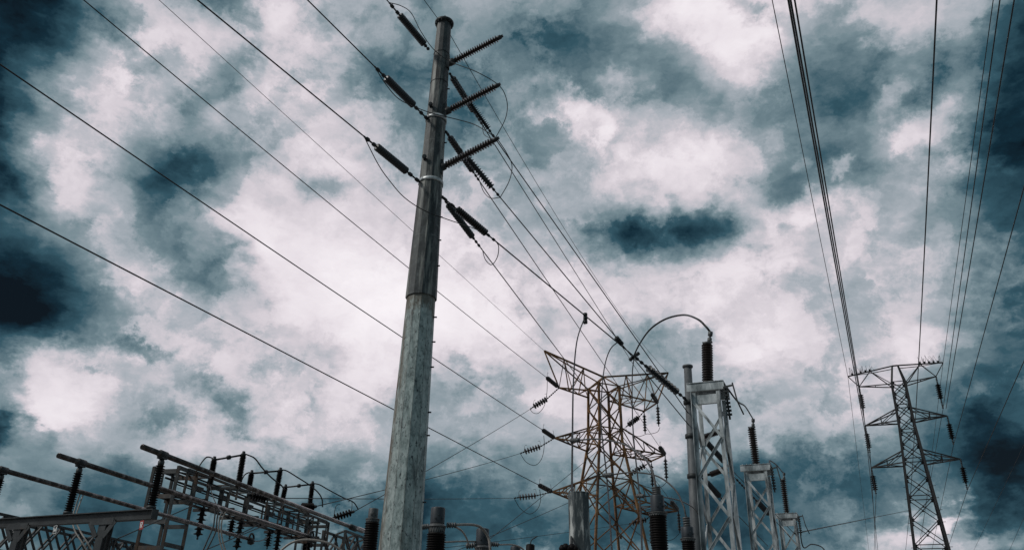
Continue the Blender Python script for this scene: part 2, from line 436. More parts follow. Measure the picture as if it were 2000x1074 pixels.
def beyond(p_far, p_in, k):                     # carry a line on past the edge of the frame
    return p_in + (p_in - p_far) * k
def loop(label, pts, r=.014, name='jumper_wire', mat='wire', group=None, cat='jumper cable'):
    o = MB().tube(catmull(pts), r, 6).build(name, M[mat])
    return tag(o, label, cat, group)
def pxs(seq):
    return [at(*q) for q in seq]

# ------------------------------------------------------------------ insulators
def bells(mb, a, b, n, R, core, style='bell', seg=14):
    L = (b - a).length
    p = L / n
    prof = [(0, core)]
    for i in range(n):
        h = i * p
        if style == 'bell':
            prof += [(h + p * .12, core * 1.5), (h + p * .34, core * 1.7), (h + p * .40, R * .55), (h + p * .56, R * .96), (h + p * .66, R), (h + p * .70, R * .94), (h + p * .60, R * .6), (h + p * .80, core * 1.2)]
        elif style == 'shed':
            prof += [(h + p * .22, core), (h + p * .48, R * .97), (h + p * .56, R), (h + p * .62, R * .97), (h + p * .72, core)]
        elif style == 'disc':
            prof += [(h + p * .3, core), (h + p * .36, R * .55), (h + p * .44, R * .97), (h + p * .5, R), (h + p * .54, R * .9), (h + p * .6, core * 1.3), (h + p * .8, core)]
        elif style == 'thick':
            prof += [(h + p * .08, core), (h + p * .3, R * .96), (h + p * .5, R), (h + p * .7, R * .96), (h + p * .92, core)]
    prof.append((L, core))
    mb.lathe(a, b, prof, seg)
def string(label, attach, a, b, end, n, R, core=.03, style='bell', mat='porcelain', horns=False, name='strain_insulator', cat='insulator', group=None, rod=.02):
    """a hanging or pulled string: fittings attach->a and b->end, insulating units a->b"""
    t = thing(name, label, cat, attach, group)
    mb = MB(); bells(mb, a, b, n, R, core, style); mb.build('discs', M[mat], t)
    for (p, q) in ((attach, a), (b, end)):
        f = MB()
        d = (q - p).length
        if d < .02: continue
        u = (q - p).normalized()
        k = max(2, int(d / .22))
        prof = [(0, rod)]
        for i in range(k):
            h = d * i / k; st = d / k
            prof += [(h + st * .15, rod), (h + st * .25, rod * 2.1), (h + st * .6, rod * 2.1), (h + st * .7, rod * .9)]
        prof.append((d, rod))
        f.lathe(p, q, prof, 8)
        f.build('end_fitting', M['fitting'], t)
    if horns:
        ax, s, tt = basis(b - a)
        for c, dr in ((a, 1), (b, -1)):
            h = MB()
            up = Vector((0, 0, 1))
            h.tube(catmull([c, c + up * .3, c + up * .5 + ax * (.06 * dr), c + up * .5 + ax * (.22 * dr)], 4), .014, 5)
            h.build('arcing_horn', M['fitting'], t)
    return t

# ------------------------------------------------------------------ ground
g = MB()
N = 24
ext = [-1600 + 3200 * i / N for i in range(N + 1)]
for y in ext:
    for x in ext: g.v.append(Vector((x, y + 800, 0)))
for j in range(N):
    for i in range(N):
        a = j * (N + 1) + i
        g.f.append((a, a + 1, a + N + 2, a + N + 1)); g.sm.append(False)
go = g.build('ground', M['gravel']); go['kind'] = 'structure'

# ------------------------------------------------------------------ main pole
D0 = 21.0
pb, pt = at(781, 1074, D0), at(868, 45, D0)
pdir = (pt - pb).normalized()
foot = pb + pdir * (-pb.z / pdir.z)
pole = thing('transmission_pole', 'tall tapering steel pole with pale lower shaft, dark upper shaft and three insulator arms', 'pole', foot)
def pole_at(py):
    return on_line(pb, pt, *proj(vert(pb.lerp(pt, (1074 - py) / 1029), py)))
def pole_r(py, w=None):
    k = [(1074, 83), (840, 70), (580, 57.5), (300, 42), (50, 27.5)]
    for (a, wa), (b, wb) in zip(k, k[1:]):
        if py >= b or b == 50:
            return px2m(pole_at(py), wa + (wb - wa) * (a - py) / (a - b)) / 2
PH = math.radians(8)
lo = MB()
rr = pole_r(1074) + (pole_r(1074) - pole_r(580)) * (pb.z / (pole_at(580).z - pb.z))
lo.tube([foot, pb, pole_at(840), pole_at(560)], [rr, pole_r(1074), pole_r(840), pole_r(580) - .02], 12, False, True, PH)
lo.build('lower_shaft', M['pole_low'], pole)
def plate_marks(mat, phase, z_rust, zone):
    """dirty bend lines between the plates, plates weathered unequally, rust on the left plates and under the lap joint"""
    t = mat.node_tree; b = t.nodes['Principled BSDF']
    src = b.inputs['Base Color'].links[0].from_socket
    def nd(k, **kw):
        n = t.nodes.new(k)
        for a_, v in kw.items(): setattr(n, a_, v)
        return n
    def mth(op, a_, b_=None, c_=None):
        n = nd('ShaderNodeMath', operation=op)
        for i, x in enumerate((a_, b_, c_)):
            if x is None: continue
            if hasattr(x, 'links'): t.links.new(x, n.inputs[i])
            else: n.inputs[i].default_value = x
        return n.outputs[0]
    def mixc(f, c, col):
        n = nd('ShaderNodeMix'); n.data_type = 'RGBA'
        t.links.new(f, n.inputs[0]); t.links.new(c, n.inputs[6]); n.inputs[7].default_value = tuple(col) + (1,)
        return n.outputs[2]
    tcn = nd('ShaderNodeTexCoord'); sep = nd('ShaderNodeSeparateXYZ'); t.links.new(tcn.outputs['Object'], sep.inputs[0])
    lx, ly = pdir.x / pdir.z, pdir.y / pdir.z
    X = mth('MULTIPLY_ADD', sep.outputs[2], -lx, sep.outputs[0]); Y = mth('MULTIPLY_ADD', sep.outputs[2], -ly, sep.outputs[1])
    ang = mth('DIVIDE', mth('ARCTAN2', Y, X), 2 * math.pi)
    k = mth('MULTIPLY_ADD', ang, 12.0, 24 - phase * 12 / (2 * math.pi))
    nz = nd('ShaderNodeTexNoise'); nz.inputs['Scale'].default_value = 5; nz.inputs['Detail'].default_value = 6; nz.inputs['Roughness'].default_value = .7
    mp = nd('ShaderNodeMapping'); mp.inputs['Scale'].default_value = (1, 1, .35); t.links.new(tcn.outputs['Object'], mp.inputs[0]); t.links.new(mp.outputs[0], nz.inputs['Vector'])
    nf = nz.outputs['Fac']
    kw_ = mth('MULTIPLY_ADD', mth('SUBTRACT', nf, .5), .35, k)
    edge = mth('ABSOLUTE', mth('SUBTRACT', mth('FRACT', mth('ADD', kw_, .5)), .5))
    line = nd('ShaderNodeMapRange'); t.links.new(edge, line.inputs['Value'])
    line.inputs['From Min'].default_value = .07; line.inputs['From Max'].default_value = .0
    lf = mth('MULTIPLY', line.outputs[0], mth('MULTIPLY', nf, 1.15))
    col = src
    wn = nd('ShaderNodeTexWhiteNoise', noise_dimensions='1D'); t.links.new(mth('FLOOR', k), wn.inputs['W'])
    col = mixc(mth('MULTIPLY', mth('MULTIPLY', wn.outputs['Value'], .5), nf), col, (.05, .065, .07))
    col = mixc(lf, col, (.03, .028, .024))
    # rust down the left plates
    ra_ = nd('ShaderNodeMapRange', interpolation_type='SMOOTHSTEP'); t.links.new(mth('COSINE', mth('MULTIPLY_ADD', ang, 2 * math.pi, math.radians(-198))), ra_.inputs['Value'])
    ra_.inputs['From Min'].default_value = .86; ra_.inputs['From Max'].default_value = 1.0
    rn = nd('ShaderNodeMapRange'); t.links.new(nf, rn.inputs['Value']); rn.inputs['From Min'].default_value = .36; rn.inputs['From Max'].default_value = .6
    col = mixc(mth('MULTIPLY', mth('MULTIPLY', ra_.outputs[0], rn.outputs[0]), zone), col, (.1, .06, .028))
    if z_rust:
        rz = nd('ShaderNodeMapRange', interpolation_type='SMOOTHSTEP'); t.links.new(mth('MULTIPLY_ADD', mth('SUBTRACT', nf, .5), 3.0, sep.outputs[2]), rz.inputs['Value'])
        rz.inputs['From Min'].default_value = z_rust - .75; rz.inputs['From Max'].default_value = z_rust - .2
        col = mixc(mth('MULTIPLY', rz.outputs[0], .75), col, (.085, .06, .036))
    t.links.new(col, b.inputs['Base Color'])
plate_marks(M['pole_low'], PH, pole_at(582).z, .9)
plate_marks(M['pole_up'], PH, 0, .25)
up = MB()
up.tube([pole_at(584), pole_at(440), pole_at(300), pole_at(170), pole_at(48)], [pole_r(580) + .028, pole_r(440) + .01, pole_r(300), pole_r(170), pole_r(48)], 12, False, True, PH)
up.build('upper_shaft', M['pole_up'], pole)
cp = MB(); c0, c1 = pole_at(49), pole_at(43.5)
cr = px2m(c0, 37) / 2
L = (c1 - c0).length
cp.lathe(c0, c1, [(0, pole_r(48)), (.01, cr * .97), (.03, cr), (.09, cr), (.11, cr * .9), (.12, .05), (.3, .03), (.42, .02)], 20)
for k in range(14):
    a = 2 * math.pi * k / 14
    q = c0 + Vector((math.cos(a), math.sin(a), 0)) * cr * .86
    cp.lathe(q - Vector((0, 0, .05)), q + Vector((0, 0, .05)), [(0, .025), (.03, .025), (.1, .02)], 6)
cp.build('top_flange', M['dgalv'], pole)
for py in (236, 359):
    p = pole_at(py); r = pole_r(py)
    b = MB(); b.lathe(p - pdir * .06, p + pdir * .06, [(0, r + .004), (.005, r + .03), (.115, r + .03), (.12, r + .004)], 24)
    b.build('clamp_band', M['galv'], pole)
for py in (108, 165, 503, 546):
    p = pole_at(py); r = pole_r(py)
    b = MB(); b.lathe(p - pdir * .02, p + pdir * .02, [(0, r), (.003, r + .012), (.037, r + .012), (.04, r)], 12, False, PH)
    b.build('weld_seam', M['dgalv'], pole)
for i, py in enumerate((620, 668, 717, 520, 470, 425, 280, 175, 805, 850, 980)):
    p = pole_at(py); r = pole_r(py)
    s = Vector((.98, -.12, 0)).normalized()
    MB().tube([p + s * (r - .03), p + s * (r + .07)], .022, 6).build('step_bolt', M['dgalv'], pole)
for (qx, qy) in ((841, 206), (829, 308)):
    q = at_plane(qx, qy, pole_at(qy) - Vector((0, pole_r(qy) + .0, 0)), Vector((0, 1, 0)))
    MB().lathe(q + Vector((0, .1, 0)), q - Vector((0, .1, 0)), [(0, .05), (.13, .05), (.14, .075), (.19, .075), (.2, .05)], 8).build('bolt_head', M['dgalv'], pole)
# braced post insulators that hold the jumpers off the pole
ARM_END = []
for (x0, y0, x1, y1) in ((882, 122, 979, 72), (874, 217, 974, 166), (864, 327, 971, 271)):
    p = pole_at((y0 + 6)); r = pole_r(y0)
    tip = atz(x1, y1, p.z + .42)
    root = at(x0, y0, p.y - .12)
    d = (tip - root).normalized()
    a = MB()
    a.bar(p + Vector((0, 0, -.22)) + Vector((r * .8, -.1, 0)), p + Vector((0, 0, .3)) + Vector((r * .8, -.1, 0)), .16, .2)
    a.lathe(root - d * .25, root + d * .18, [(0, .07), (.1, .1), (.2, .12), (.34, .12), (.36, .08), (.43, .08)], 10)
    arm = a.build('arm_bracket', M['dgalv'], pole)
    s = MB(); bells(s, root + d * .15, tip - d * .14, 19, .125, .062, 'shed', 14)
    ins = s.build('post_insulator', M['porcelain_red'], pole)
    e = MB(); e.lathe(tip - d * .16, tip + d * .06, [(0, .06), (.03, .075), (.14, .075), (.16, .05), (.22, .05)], 10)
    e.build('end_clamp', M['fitting'], ins)
    ARM_END.append(tip)

# ------------------------------------------------------------------ rusty lattice pylon (centre)
def lattice_tower(name, label, axis, yaw, zs, mat, legw, brw, floors, peak, extra_foot=None):
    """zs: list of (z, half width) from top to bottom; floors: panel heights; returns thing, corner function"""
    t = thing(name, label, 'pylon', (axis.x, axis.y, 0))
    ex = Vector((math.cos(yaw), math.sin(yaw), 0)); ey = Vector((-math.sin(yaw), math.cos(yaw), 0))
    def hw(z):
        for (a, wa), (b, wb) in zip(zs, zs[1:]):
            if z >= b: return wa + (wb - wa) * (a - z) / (a - b)
        return zs[-1][1]
    def corner(i, z):
        w = hw(z); sx, sy = ((-1, -1), (1, -1), (1, 1), (-1, 1))[i]
        return Vector((axis.x, axis.y, z)) + ex * (sx * w) + ey * (sy * w)
    for i in range(4):
        m = MB()
        for (a, _), (b, _) in zip(zs, zs[1:]): m.bar(corner(i, a), corner(i, b), legw, legw, ex)
        m.build('leg', M[mat], t)
    # panels
    lev = [zs[0][0]]
    while lev[-1] > 3:
        lev.append(lev[-1] - max(1.1, 2 * hw(lev[-1]) * floors))
    lev[-1] = 0.0
    for f in range(4):
        m = MB()
        i, j = f, (f + 1) % 4
        for a, b in zip(lev, lev[1:]):
            m.bar(corner(i, a), corner(j, b), brw, brw)
            m.bar(corner(j, a), corner(i, b), brw * .95, brw * .95)
        for z in lev[::2][:-1]: m.bar(corner(i, z), corner(j, z), brw, brw)
        fn = (corner(j, lev[0]) - corner(i, lev[0])).normalized().cross(Vector((0, 0, 1)))
        for a, b in zip(lev, lev[1:]):
            c = (corner(i, a) + corner(j, a) + corner(i, b) + corner(j, b)) / 4
            m.bar(c - Vector((0, 0, brw * 1.3)), c + Vector((0, 0, brw * 1.3)), brw * 2.2, .03, fn)
            for q in (i, j):
                g_ = corner(q, a) + (c - corner(q, a)).normalized() * legw * .9
                m.bar(g_ - Vector((0, 0, legw * .9)), g_ + Vector((0, 0, legw * .9)), legw * 1.1, .03, fn)
        m.build('face_bracing', M[mat], t)
    return t, corner, ex, ey, hw

def tri_arm(t, mat, tips, roots_top, roots_bot, w, nweb=3, name='crossarm'):
    """arm from two top and two bottom root points to one or two tips"""
    m = MB()
    A, B = (tips[0], tips[-1])
    for tip, rt, rb in ((A, roots_top[0], roots_bot[0]), (B, roots_top[1], roots_bot[1])):
        m.bar(tip, rt, w); m.bar(tip, rb, w * 1.1)
        last = None
        for k in range(1, nweb + 1):
            f = k / (nweb + 1)
            p, q = tip.lerp(rt, f), tip.lerp(rb, f)
            m.bar(p, q, w * .65)
            if k < nweb + 1: m.bar(q, tip.lerp(rt, (k + 1) / (nweb + 1)), w * .65)
    for k in range(1, nweb + 2):
        f = k / (nweb + 1)
        p, q = A.lerp(roots_bot[0], f), B.lerp(roots_bot[1], f)
        m.bar(p, q, w * .6)
        if k > 1 or A != B:
            pp = A.lerp(roots_bot[0], (k - 1) / (nweb + 1))
            m.bar(pp, q, w * .6)
    if A != B: m.bar(A, B, w)
    return m.build(name, M[mat], t)

ax1 = at(1179, 760, 66)
YAW1 = math.radians(21)
def axz(ax, py): return vert(ax, py).z
z_apex, z_top = axz(ax1, 736), axz(ax1, 757)
z_w, z_b = axz(ax1, 862), axz(ax1, 1074)
hb = 2.25
zs1 = [(z_top, .98), (z_w, 1.05), (z_b, hb), (0, hb + (hb - 1.05) * z_b / (z_w - z_b))]
py1, cor1, ex1, ey1, hw1 = lattice_tower('lattice_pylon', 'rusty brown lattice pylon with strain insulators at both ends of three crossarms', ax1, YAW1, zs1, 'rust', .17, .085, .95, None)
def tip1(px, py, off=0):
    return at_plane(px, py, ax1 + ey1 * off, ey1)
apex = Vector((ax1.x, ax1.y, z_apex))
aN, aF = apex - ey1 * .02, apex + ey1 * .02
m = MB()
for i in range(4): m.bar(apex, cor1(i, z_top), .1)
m.build('peak', M['rust'], py1)
TL, TR = tip1(1063, 685), tip1(1305, 728)
zr = z_top - .75
UL, UR0, UR1 = tip1(1092, 757), tip1(1284, 786, -.9), tip1(1258, 803, .9)
ML, MR0, MR1 = tip1(1083, 855), tip1(1299, 888, -.9), tip1(1272, 900, .9)
LL, LR0, LR1 = tip1(1078, 960), tip1(1325, 997, -.9), tip1(1270, 1006, .9)
def arm_level(zt, zb, left, r0, r1, n=3):
    tri_arm(py1, 'rust', [left], [cor1(0, zt), cor1(3, zt)], [cor1(0, zb), cor1(3, zb)], .1, n)
    tri_arm(py1, 'rust', [r0, r1], [cor1(1, zt), cor1(2, zt)], [cor1(1, zb), cor1(2, zb)], .1, n)
# top arm: wide truss from shield-wire tips to peak, down to conductor tips
m = MB()
def top_half(m, T, U0, U1, i0, i1):
    m.bar(T, apex, .13)
    b0, b1 = cor1(i0, z_top), cor1(i1, z_top)
    m.bar(T, b1, .085); m.bar(T, b0, .085)
    m.bar(T, U0, .09)
    if U1 != U0: m.bar(T, U1, .09); m.bar(U0, U1, .1)
    c0, c1 = cor1(i0, zr), cor1(i1, zr)
    m.bar(U0, c0, .11); m.bar(U1, c1, .11)
    for f in (.33, .66):
        p = T.lerp(apex, f); q0, q1 = U0.lerp(c0, f), U1.lerp(c1, f)
        m.bar(p, q0, .07); m.bar(p, q1, .07); m.bar(q0, q1, .06)
        f2 = f - .33
        m.bar(p, U0.lerp(c0, f2), .065); m.bar(p, U1.lerp(c1, f2), .065)
        m.bar(q0, U1.lerp(c1, f + .33), .055)
    m.bar(c0, b0, .07); m.bar(U0.lerp(c0, .66), b0, .07); m.bar(U1.lerp(c1, .66), b1, .07)
m = MB(); top_half(m, TL, UL, UL, 0, 3); m.build('peak_arm', M['rust'], py1)
m = MB(); top_half(m, TR, UR0, UR1, 1, 2); m.build('peak_arm', M['rust'], py1)
arm_level(axz(ax1, 838), axz(ax1, 878), ML, MR0, MR1)
arm_level(axz(ax1, 938), axz(ax1, 978), LL, LR0, LR1)

# ------------------------------------------------------------------ dark pylon (right)
ax2 = at(1752, 735, 118)
YAW2 = math.radians(-24.5)
z2a, z2t = axz(ax2, 714), axz(ax2, 748)
z2b = axz(ax2, 1074)
zs2 = [(z2t, .95), (axz(ax2, 830), 1.05), (z2b, 2.15), (0, 2.15 + 1.1 * z2b / (axz(ax2, 830) - z2b))]
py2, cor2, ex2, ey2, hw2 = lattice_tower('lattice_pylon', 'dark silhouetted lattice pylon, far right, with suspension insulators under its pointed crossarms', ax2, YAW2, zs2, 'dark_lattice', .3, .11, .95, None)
def tip2(px, py, off=0): return at_plane(px, py, ax2 + ey2 * off, ey2)
apex2 = Vector((ax2.x, ax2.y, z2a))
ap0, ap1 = apex2 - ex2 * .4, apex2 + ex2 * .4
m = MB()
m.bar(ap0, ap1, .2)
for i in range(4): m.bar(ap0 if i in (0, 3) else ap1, cor2(i, z2t), .2)
m.build('peak', M['dark_lattice'], py2)
T2L, T2R = tip2(1656, 735), tip2(1842, 708)
U2L, U2R = tip2(1678, 755), tip2(1828, 735)
M2L, M2R = tip2(1690, 831), tip2(1850, 812)
L2L, L2R = tip2(1702, 913), tip2(1876, 896)
def top2(T, U, i0, i1, ap, px0, px1):
    m = MB()
    c0, c1 = cor2(i0, z2t - .3), cor2(i1, z2t - .3)
    m.bar(T, ap, .17); m.bar(U, c0, .14); m.bar(U, c1, .14); m.bar(T, U, .12)
    mid = T.lerp(ap, .5)
    m.bar(mid, U, .11); m.bar(mid + ey2 * .3, U + ey2 * .05, .09)
    m.bar(mid, c0, .12); m.bar(mid, c1, .12)
    m.bar(T.lerp(ap, .06), mid - Vector((0, 0, .35)), .08); m.bar(mid - Vector((0, 0, .35)), ap - Vector((0, 0, .5)), .1)
    q0, q1 = U.lerp(c0, .5), U.lerp(c1, .5); m.bar(q0, q1, .1)
    o = m.build('peak_arm', M['dark_lattice'], py2)
    s = MB()
    for k in range(26):
        p = T.lerp(ap, random.uniform(*((0.02, .5) if px0 else (.02, .62))))
        d = Vector((random.uniform(-.5, .5), random.uniform(-.5, .5), 1)).normalized()
        L = random.uniform(.4, 1.5)
        s.bar(p, p + d * L, .03); 
    for k in range(5):
        p = T.lerp(ap, .1 + .1 * k); s.bar(p, p + Vector((0, 0, .35)), .22)
    s.build('bird_spikes', M['dark_lattice'], o)
top2(T2L, U2L, 0, 3, ap0, 0, 0); top2(T2R, U2R, 1, 2, ap1, 1, 0)
for (tl, tr, yt, yb) in ((M2L, M2R, 800, 823), (L2L, L2R, 882, 905)):
    zt, zb = axz(ax2, yt), axz(ax2, yb)
    tri_arm(py2, 'dark_lattice', [tl], [cor2(0, zt), cor2(3, zt)], [cor2(0, zb), cor2(3, zb)], .15, 1)
    tri_arm(py2, 'dark_lattice', [tr], [cor2(1, zt), cor2(2, zt)], [cor2(1, zb), cor2(2, zb)], .15, 1)
for i in (0, 1):
    for k in range(11):
        p = cor2(i, 10 + k * 1.7)
        MB().bar(p, p + ex2 * (.5 if i else -.5), .06).build('step_bolt', M['dark_lattice'], py2)

# suspension strings and conductors of the dark pylon
G2 = 'suspension insulators of the dark pylon'
S2 = []
for tip, y0, y1, y2, side, lev in ((U2L, 770, 797, 803, 'left', 'top'), (M2L, 846, 874, 884, 'left', 'middle'), (L2L, 928, 957, 965, 'left', 'lowest'),
                                 (U2R, 750, 778, 798, 'right', 'top'), (M2R, 827, 856, 868, 'right', 'middle'), (L2R, 912, 942, 956, 'right', 'lowest')):
    a, b, e = vert(tip, y0), vert(tip, y1), vert(tip, y2)
    string('dark disc string hanging from the %s %s crossarm tip of the dark pylon' % (lev, side), tip, a, b, e, 7, .42, .14, 'bell', 'black_porcelain', name='suspension_insulator', group=G2, rod=.07)
    S2.append(e)
def through(label, node, px_in, z_in, px_out, Y_out, r, ext=.25, ext2=.2):
    p = atz(*px_in, z_in); a = beyond(node, p, ext)
    wire(label + ', near span', a, node, r)
    q = at(*px_out, Y_out); b = beyond(node, q, ext2)
    wire(label + ', far span', node, b, r)
GR = 'lines over the dark pylon'
through('thick bundled conductor to the top left insulator of the dark pylon', S2[0], (1552, 0), S2[0].z - 2, (1714.6, 1074), 240, .055)
through('thick conductor to the middle left insulator of the dark pylon', S2[1], (1544, 0), S2[1].z - 2, (1711, 1074), 225, .05)
through('conductor to the lowest left insulator of the dark pylon', S2[2], (1539.5, 0), S2[2].z - 2, (1707.5, 1074), 210, .04)
through('thin shield wire on the left peak tip of the dark pylon', T2L, (1508, 0), T2L.z - 1, (1697, 1074), 260, .032)
through('thin shield wire on the right peak tip of the dark pylon', T2R, (1940, 0), T2R.z - 1, (1797, 1074), 260, .034)
through('conductor to the top right insulator of the dark pylon', S2[3], (1953, 0), S2[3].z - 2, (1793, 1074), 240, .04)
through('conductor to the middle right insulator of the dark pylon', S2[4], (2000, 366), S2[4].z - 1, (1820, 1074), 225, .042, 1.2)
through('conductor to the lowest right insulator of the dark pylon', S2[5], (2000, 705), S2[5].z - .5, (1850, 1074), 180, .042, 1.5)
p0 = S2[3] + ex2 * .4
wire('outermost of three wires crossing the top right corner towards the dark pylon', beyond(p0, atz(1981, 0, p0.z - 2), .25), p0, .045)
a, b = atz(1828, 0, 30), at(1795, 680, 92)
c = at(1768, 1010, 170)
wire('single straight dark wire running down to the peak of the dark pylon', beyond(b, a, .3), beyond(a, at(1767, 1074, 190), .12), .038, via=(1795, 690))
wire('faint thin wire low in the far right corner', at(1900, 1078, 200), beyond(at(1900, 1078, 200), at(2000, 868, 110), .5), .03)
wire('short faint wire in the bottom right corner', at(1968, 1082, 190), beyond(at(1968, 1082, 190), at(2000, 1010, 120), .6), .03)

# ------------------------------------------------------------------ line from upper left to the rusty pylon's left arms
def strain_pylon(label, tip, near, px_a, px_b, n, R, style='thick', mat='porcelain', horns=True):
    """string lying on the line near->tip between two pixels"""
    a, b = on_line(near, tip, *px_a), on_line(near, tip, *px_b)
    u = (tip - near).normalized()
    e = a - u * .25
    string(label, tip, b, a, e, n, R, .07, style, mat, horns, rod=.035)
    return e
for (label, tip, inpx, pa, pb2, via, r) in (
        ('line from the top left edge to the top left arm of the rusty pylon', UL, (170, 0), (1069, 738), (1089, 753), (560, 329), .022),
        ('upper line from the left edge to the middle left arm of the rusty pylon', ML, (0, 122), (1060, 842), (1081, 854), (560, 507), .026),
        ('lower line from the left edge to the lowest left arm of the rusty pylon', LL, (0, 400), (1053, 949), (1076, 959), (560, 685), .027)):
    near = atz(*inpx, tip.z - .6)
    e = strain_pylon('squat dark strain insulator on the %s' % label.split(' to the ')[1], tip, near, pa, pb2, 7, .19)
    wire(label, beyond(e, near, .15), e, r, via=via)
n0 = atz(310, 0, TL.z - .4)
wire('thin shield wire from the top edge to the left peak tip of the rusty pylon', beyond(TL, n0, .15), TL, .013, via=(797, 442))

# ------------------------------------------------------------------ main pole: spans towards the upper left
GL = []
for (lab, at_px, inpx, pa, pb2, wt, loopwt) in (
        ('top', (838, 98), (755, 0), (780, 31), (829, 86), .02, 0), ('middle', (836, 234), (600, 0), (754, 153), (808, 205), .02, 0), ('lowest', (820, 356), (385, 0), (734, 289), (794, 334), .02, 0)):
    p = pole_at(at_px[1]); A = at(at_px[0], at_px[1], p.y - pole_r(at_px[1]) * .55)
    near = atz(*inpx, A.z + .35)
    a, b = on_line(near, A, *pa), on_line(near, A, *pb2)
    u = (A - near).normalized()
    e = a - u * .55
    string('ribbed grey strain insulator on the upper left side of the tall pole, %s of three' % lab, A, b, a, e, 20 if lab != 'lowest' else 18, .125, .075, 'thick', 'grey_ins', rod=.028)
    wire('conductor from the top edge to the %s strain insulator left of the tall pole' % lab, beyond(A, near, .3), e, wt)
    GL.append(e)
ptop = pole_at(45)
n0 = atz(828, 0, ptop.z + .2)
SH = at(858, 41, ptop.y - .2)
wire('thin shield wire entering at the top edge above the pole top', beyond(SH, n0, .8), SH, .012)
SH2 = at(879, 68, ptop.y + .2)
wire('thin shield wire from the pole top to the right peak tip of the rusty pylon', SH2, TR, .012, via=(985, 252))

# ------------------------------------------------------------------ small round pole at the substation end
D3 = 30.0
q_t, q_b = at(1343, 716, D3), at(1362, 1074, D3)
qd = (q_t - q_b).normalized(); qf = q_b - qd * (q_b.z / qd.z)
sp = thing('round_pole', 'plain grey round steel pole with flanged top behind the tallest lattice stand', 'pole', qf)
ra = px2m(q_t, 15) / 2
m = MB(); m.tube([qf, q_t], [ra * 1.75, ra], 20); m.build('shaft', M['round'], sp)
m = MB(); m.lathe(q_t - qd * .04, q_t + qd * .06, [(0, ra), (.01, ra * 1.35), (.08, ra * 1.35), (.1, ra)], 20); m.build('top_flange', M['round'], sp)
def sp_at(py): return on_line(q_b, q_t, *proj(vert(q_b.lerp(q_t, (1074 - py) / 358), py)))
for py in (786, 852, 930):
    p = sp_at(py); m = MB(); m.lathe(p - qd * .08, p + qd * .08, [(0, ra * 1.3), (.01, ra * 1.55), (.15, ra * 1.55), (.16, ra * 1.3)], 20); m.build('clamp_band', M['dgalv'], sp)
for (x0, y0, x1, y1) in ((1374, 853, 1412, 841), (1388, 926, 1418, 915)):
    p = sp_at(y0 + 3); a = at(x0, y0, p.y - .1); b = atz(x1, y1, p.z + .15)
    m = MB(); m.lathe(p, a, [(0, .06), ((a - p).length, .05)], 8); br = m.build('arm_bracket', M['dgalv'], sp)
    m = MB(); bells(m, a, b, 14, .11, .065, 'shed', 12); m.build('post_insulator', M['porcelain_red'], sp)

# spans from the tall pole to the right
def rspan(lab, att, sa, sb, wpx, far, n, R, core, style, mat, r, clampL=.5, via=None, dest='', rod=.022):
    p = pole_at(att[1]); A = at(att[0], att[1], p.y)
    a, b = on_line(A, far, *sa), on_line(A, far, *sb)
    # strings pull along the line
    e = on_line(A, far, *wpx)
    string('%s strain insulator on the right side of the tall pole' % lab, A, a, b, e, n, R, core, style, mat, rod=rod)
    wire(dest, e, far, r, via=via)
    return A, e
far1 = UR0 - (ey1 * -.0)
E = {}
def strainR(label, tip, pa, pb2, near):
    a, b = on_line(near, tip, *pa), on_line(near, tip, *pb2)
    u = (tip - near).normalized(); e = a - u * .2
    string(label, tip, b, a, e, 7, .19, .07, 'thick', 'porcelain', True, rod=.03)
    return e
# three phases to the rusty pylon's right arms
for key, lab, att, sa, sb, wpx, tip, pa, pb2 in (
        ('1b', 'topmost grey', (878, 143), (884, 152), (921, 219), (937, 248), UR0, (1270, 773), (1283, 785)),
        ('2a', 'second lower grey', (870, 256), (877, 269), (918, 336), (931, 358), MR0, (1285, 877), (1297, 886)),
        ('3a', 'lowest near grey', (862, 382), (872, 402), (917, 466), (932, 488), LR0, (1309, 983), (1322, 994))):
    A0 = at(att[0], att[1], pole_at(att[1]).y + .15)
    e2 = strainR('squat dark strain insulator on the %s right arm of the rusty pylon' % {'1b': 'top', '2a': 'middle', '3a': 'lowest'}[key], tip, pa, pb2, A0)
    A, e = rspan(lab, att, sa, sb, wpx, e2, 15, .115, .05, 'shed', 'grey_ins', .02, dest='conductor from the tall pole to the %s right arm of the rusty pylon' % {'1b': 'top', '2a': 'middle', '3a': 'lowest'}[key])
    E[key] = e
# three phases to the small round pole
R1, R2, R3 = sp_at(808) + Vector((-.1, -.1, 0)), sp_at(831) + Vector((-.1, -.1, 0)), at(1340, 780, D3 - .1)
st = {}
for key, lab, att, sa, sb, wpx, far, style, n in (
        ('1a', 'topmost spiky', (880, 147), (915, 193), (954, 252), (967, 271), R1, 'shed', 17),
        ('2b', 'middle spiky', (871, 258), (911, 311), (957, 369), (973, 389), R2, 'bell', 13),
        ('3b', 'lowest stout', (863, 384), (891, 410), (946, 460), (968, 475), R3, 'thick', 17)):
    A, e = rspan(lab, att, sa, sb, wpx, far, n, .125, .05, style, 'polymer' if style != 'thick' else 'porcelain', .0195 if key != '3b' else .023,
                 dest={'1a': 'conductor from the tall pole to the upper clamp of the round pole', '2b': 'conductor from the tall pole to the lower clamp of the round pole', '3b': 'lowest conductor from the tall pole to the big disc string of the round pole'}[key])
    E[key] = e; st[key] = (A, far)
# big disc string dead-ending the lowest phase on the round pole
A, far = st['3b']
a, b, e = on_line(A, far, 1265, 719), on_line(A, far, 1323, 768), on_line(A, far, 1240, 695)
string('large grey nine disc insulator string left of the round pole top', far, b, a, e, 10, .15, .045, 'bell', 'grey_ins', rod=.03)

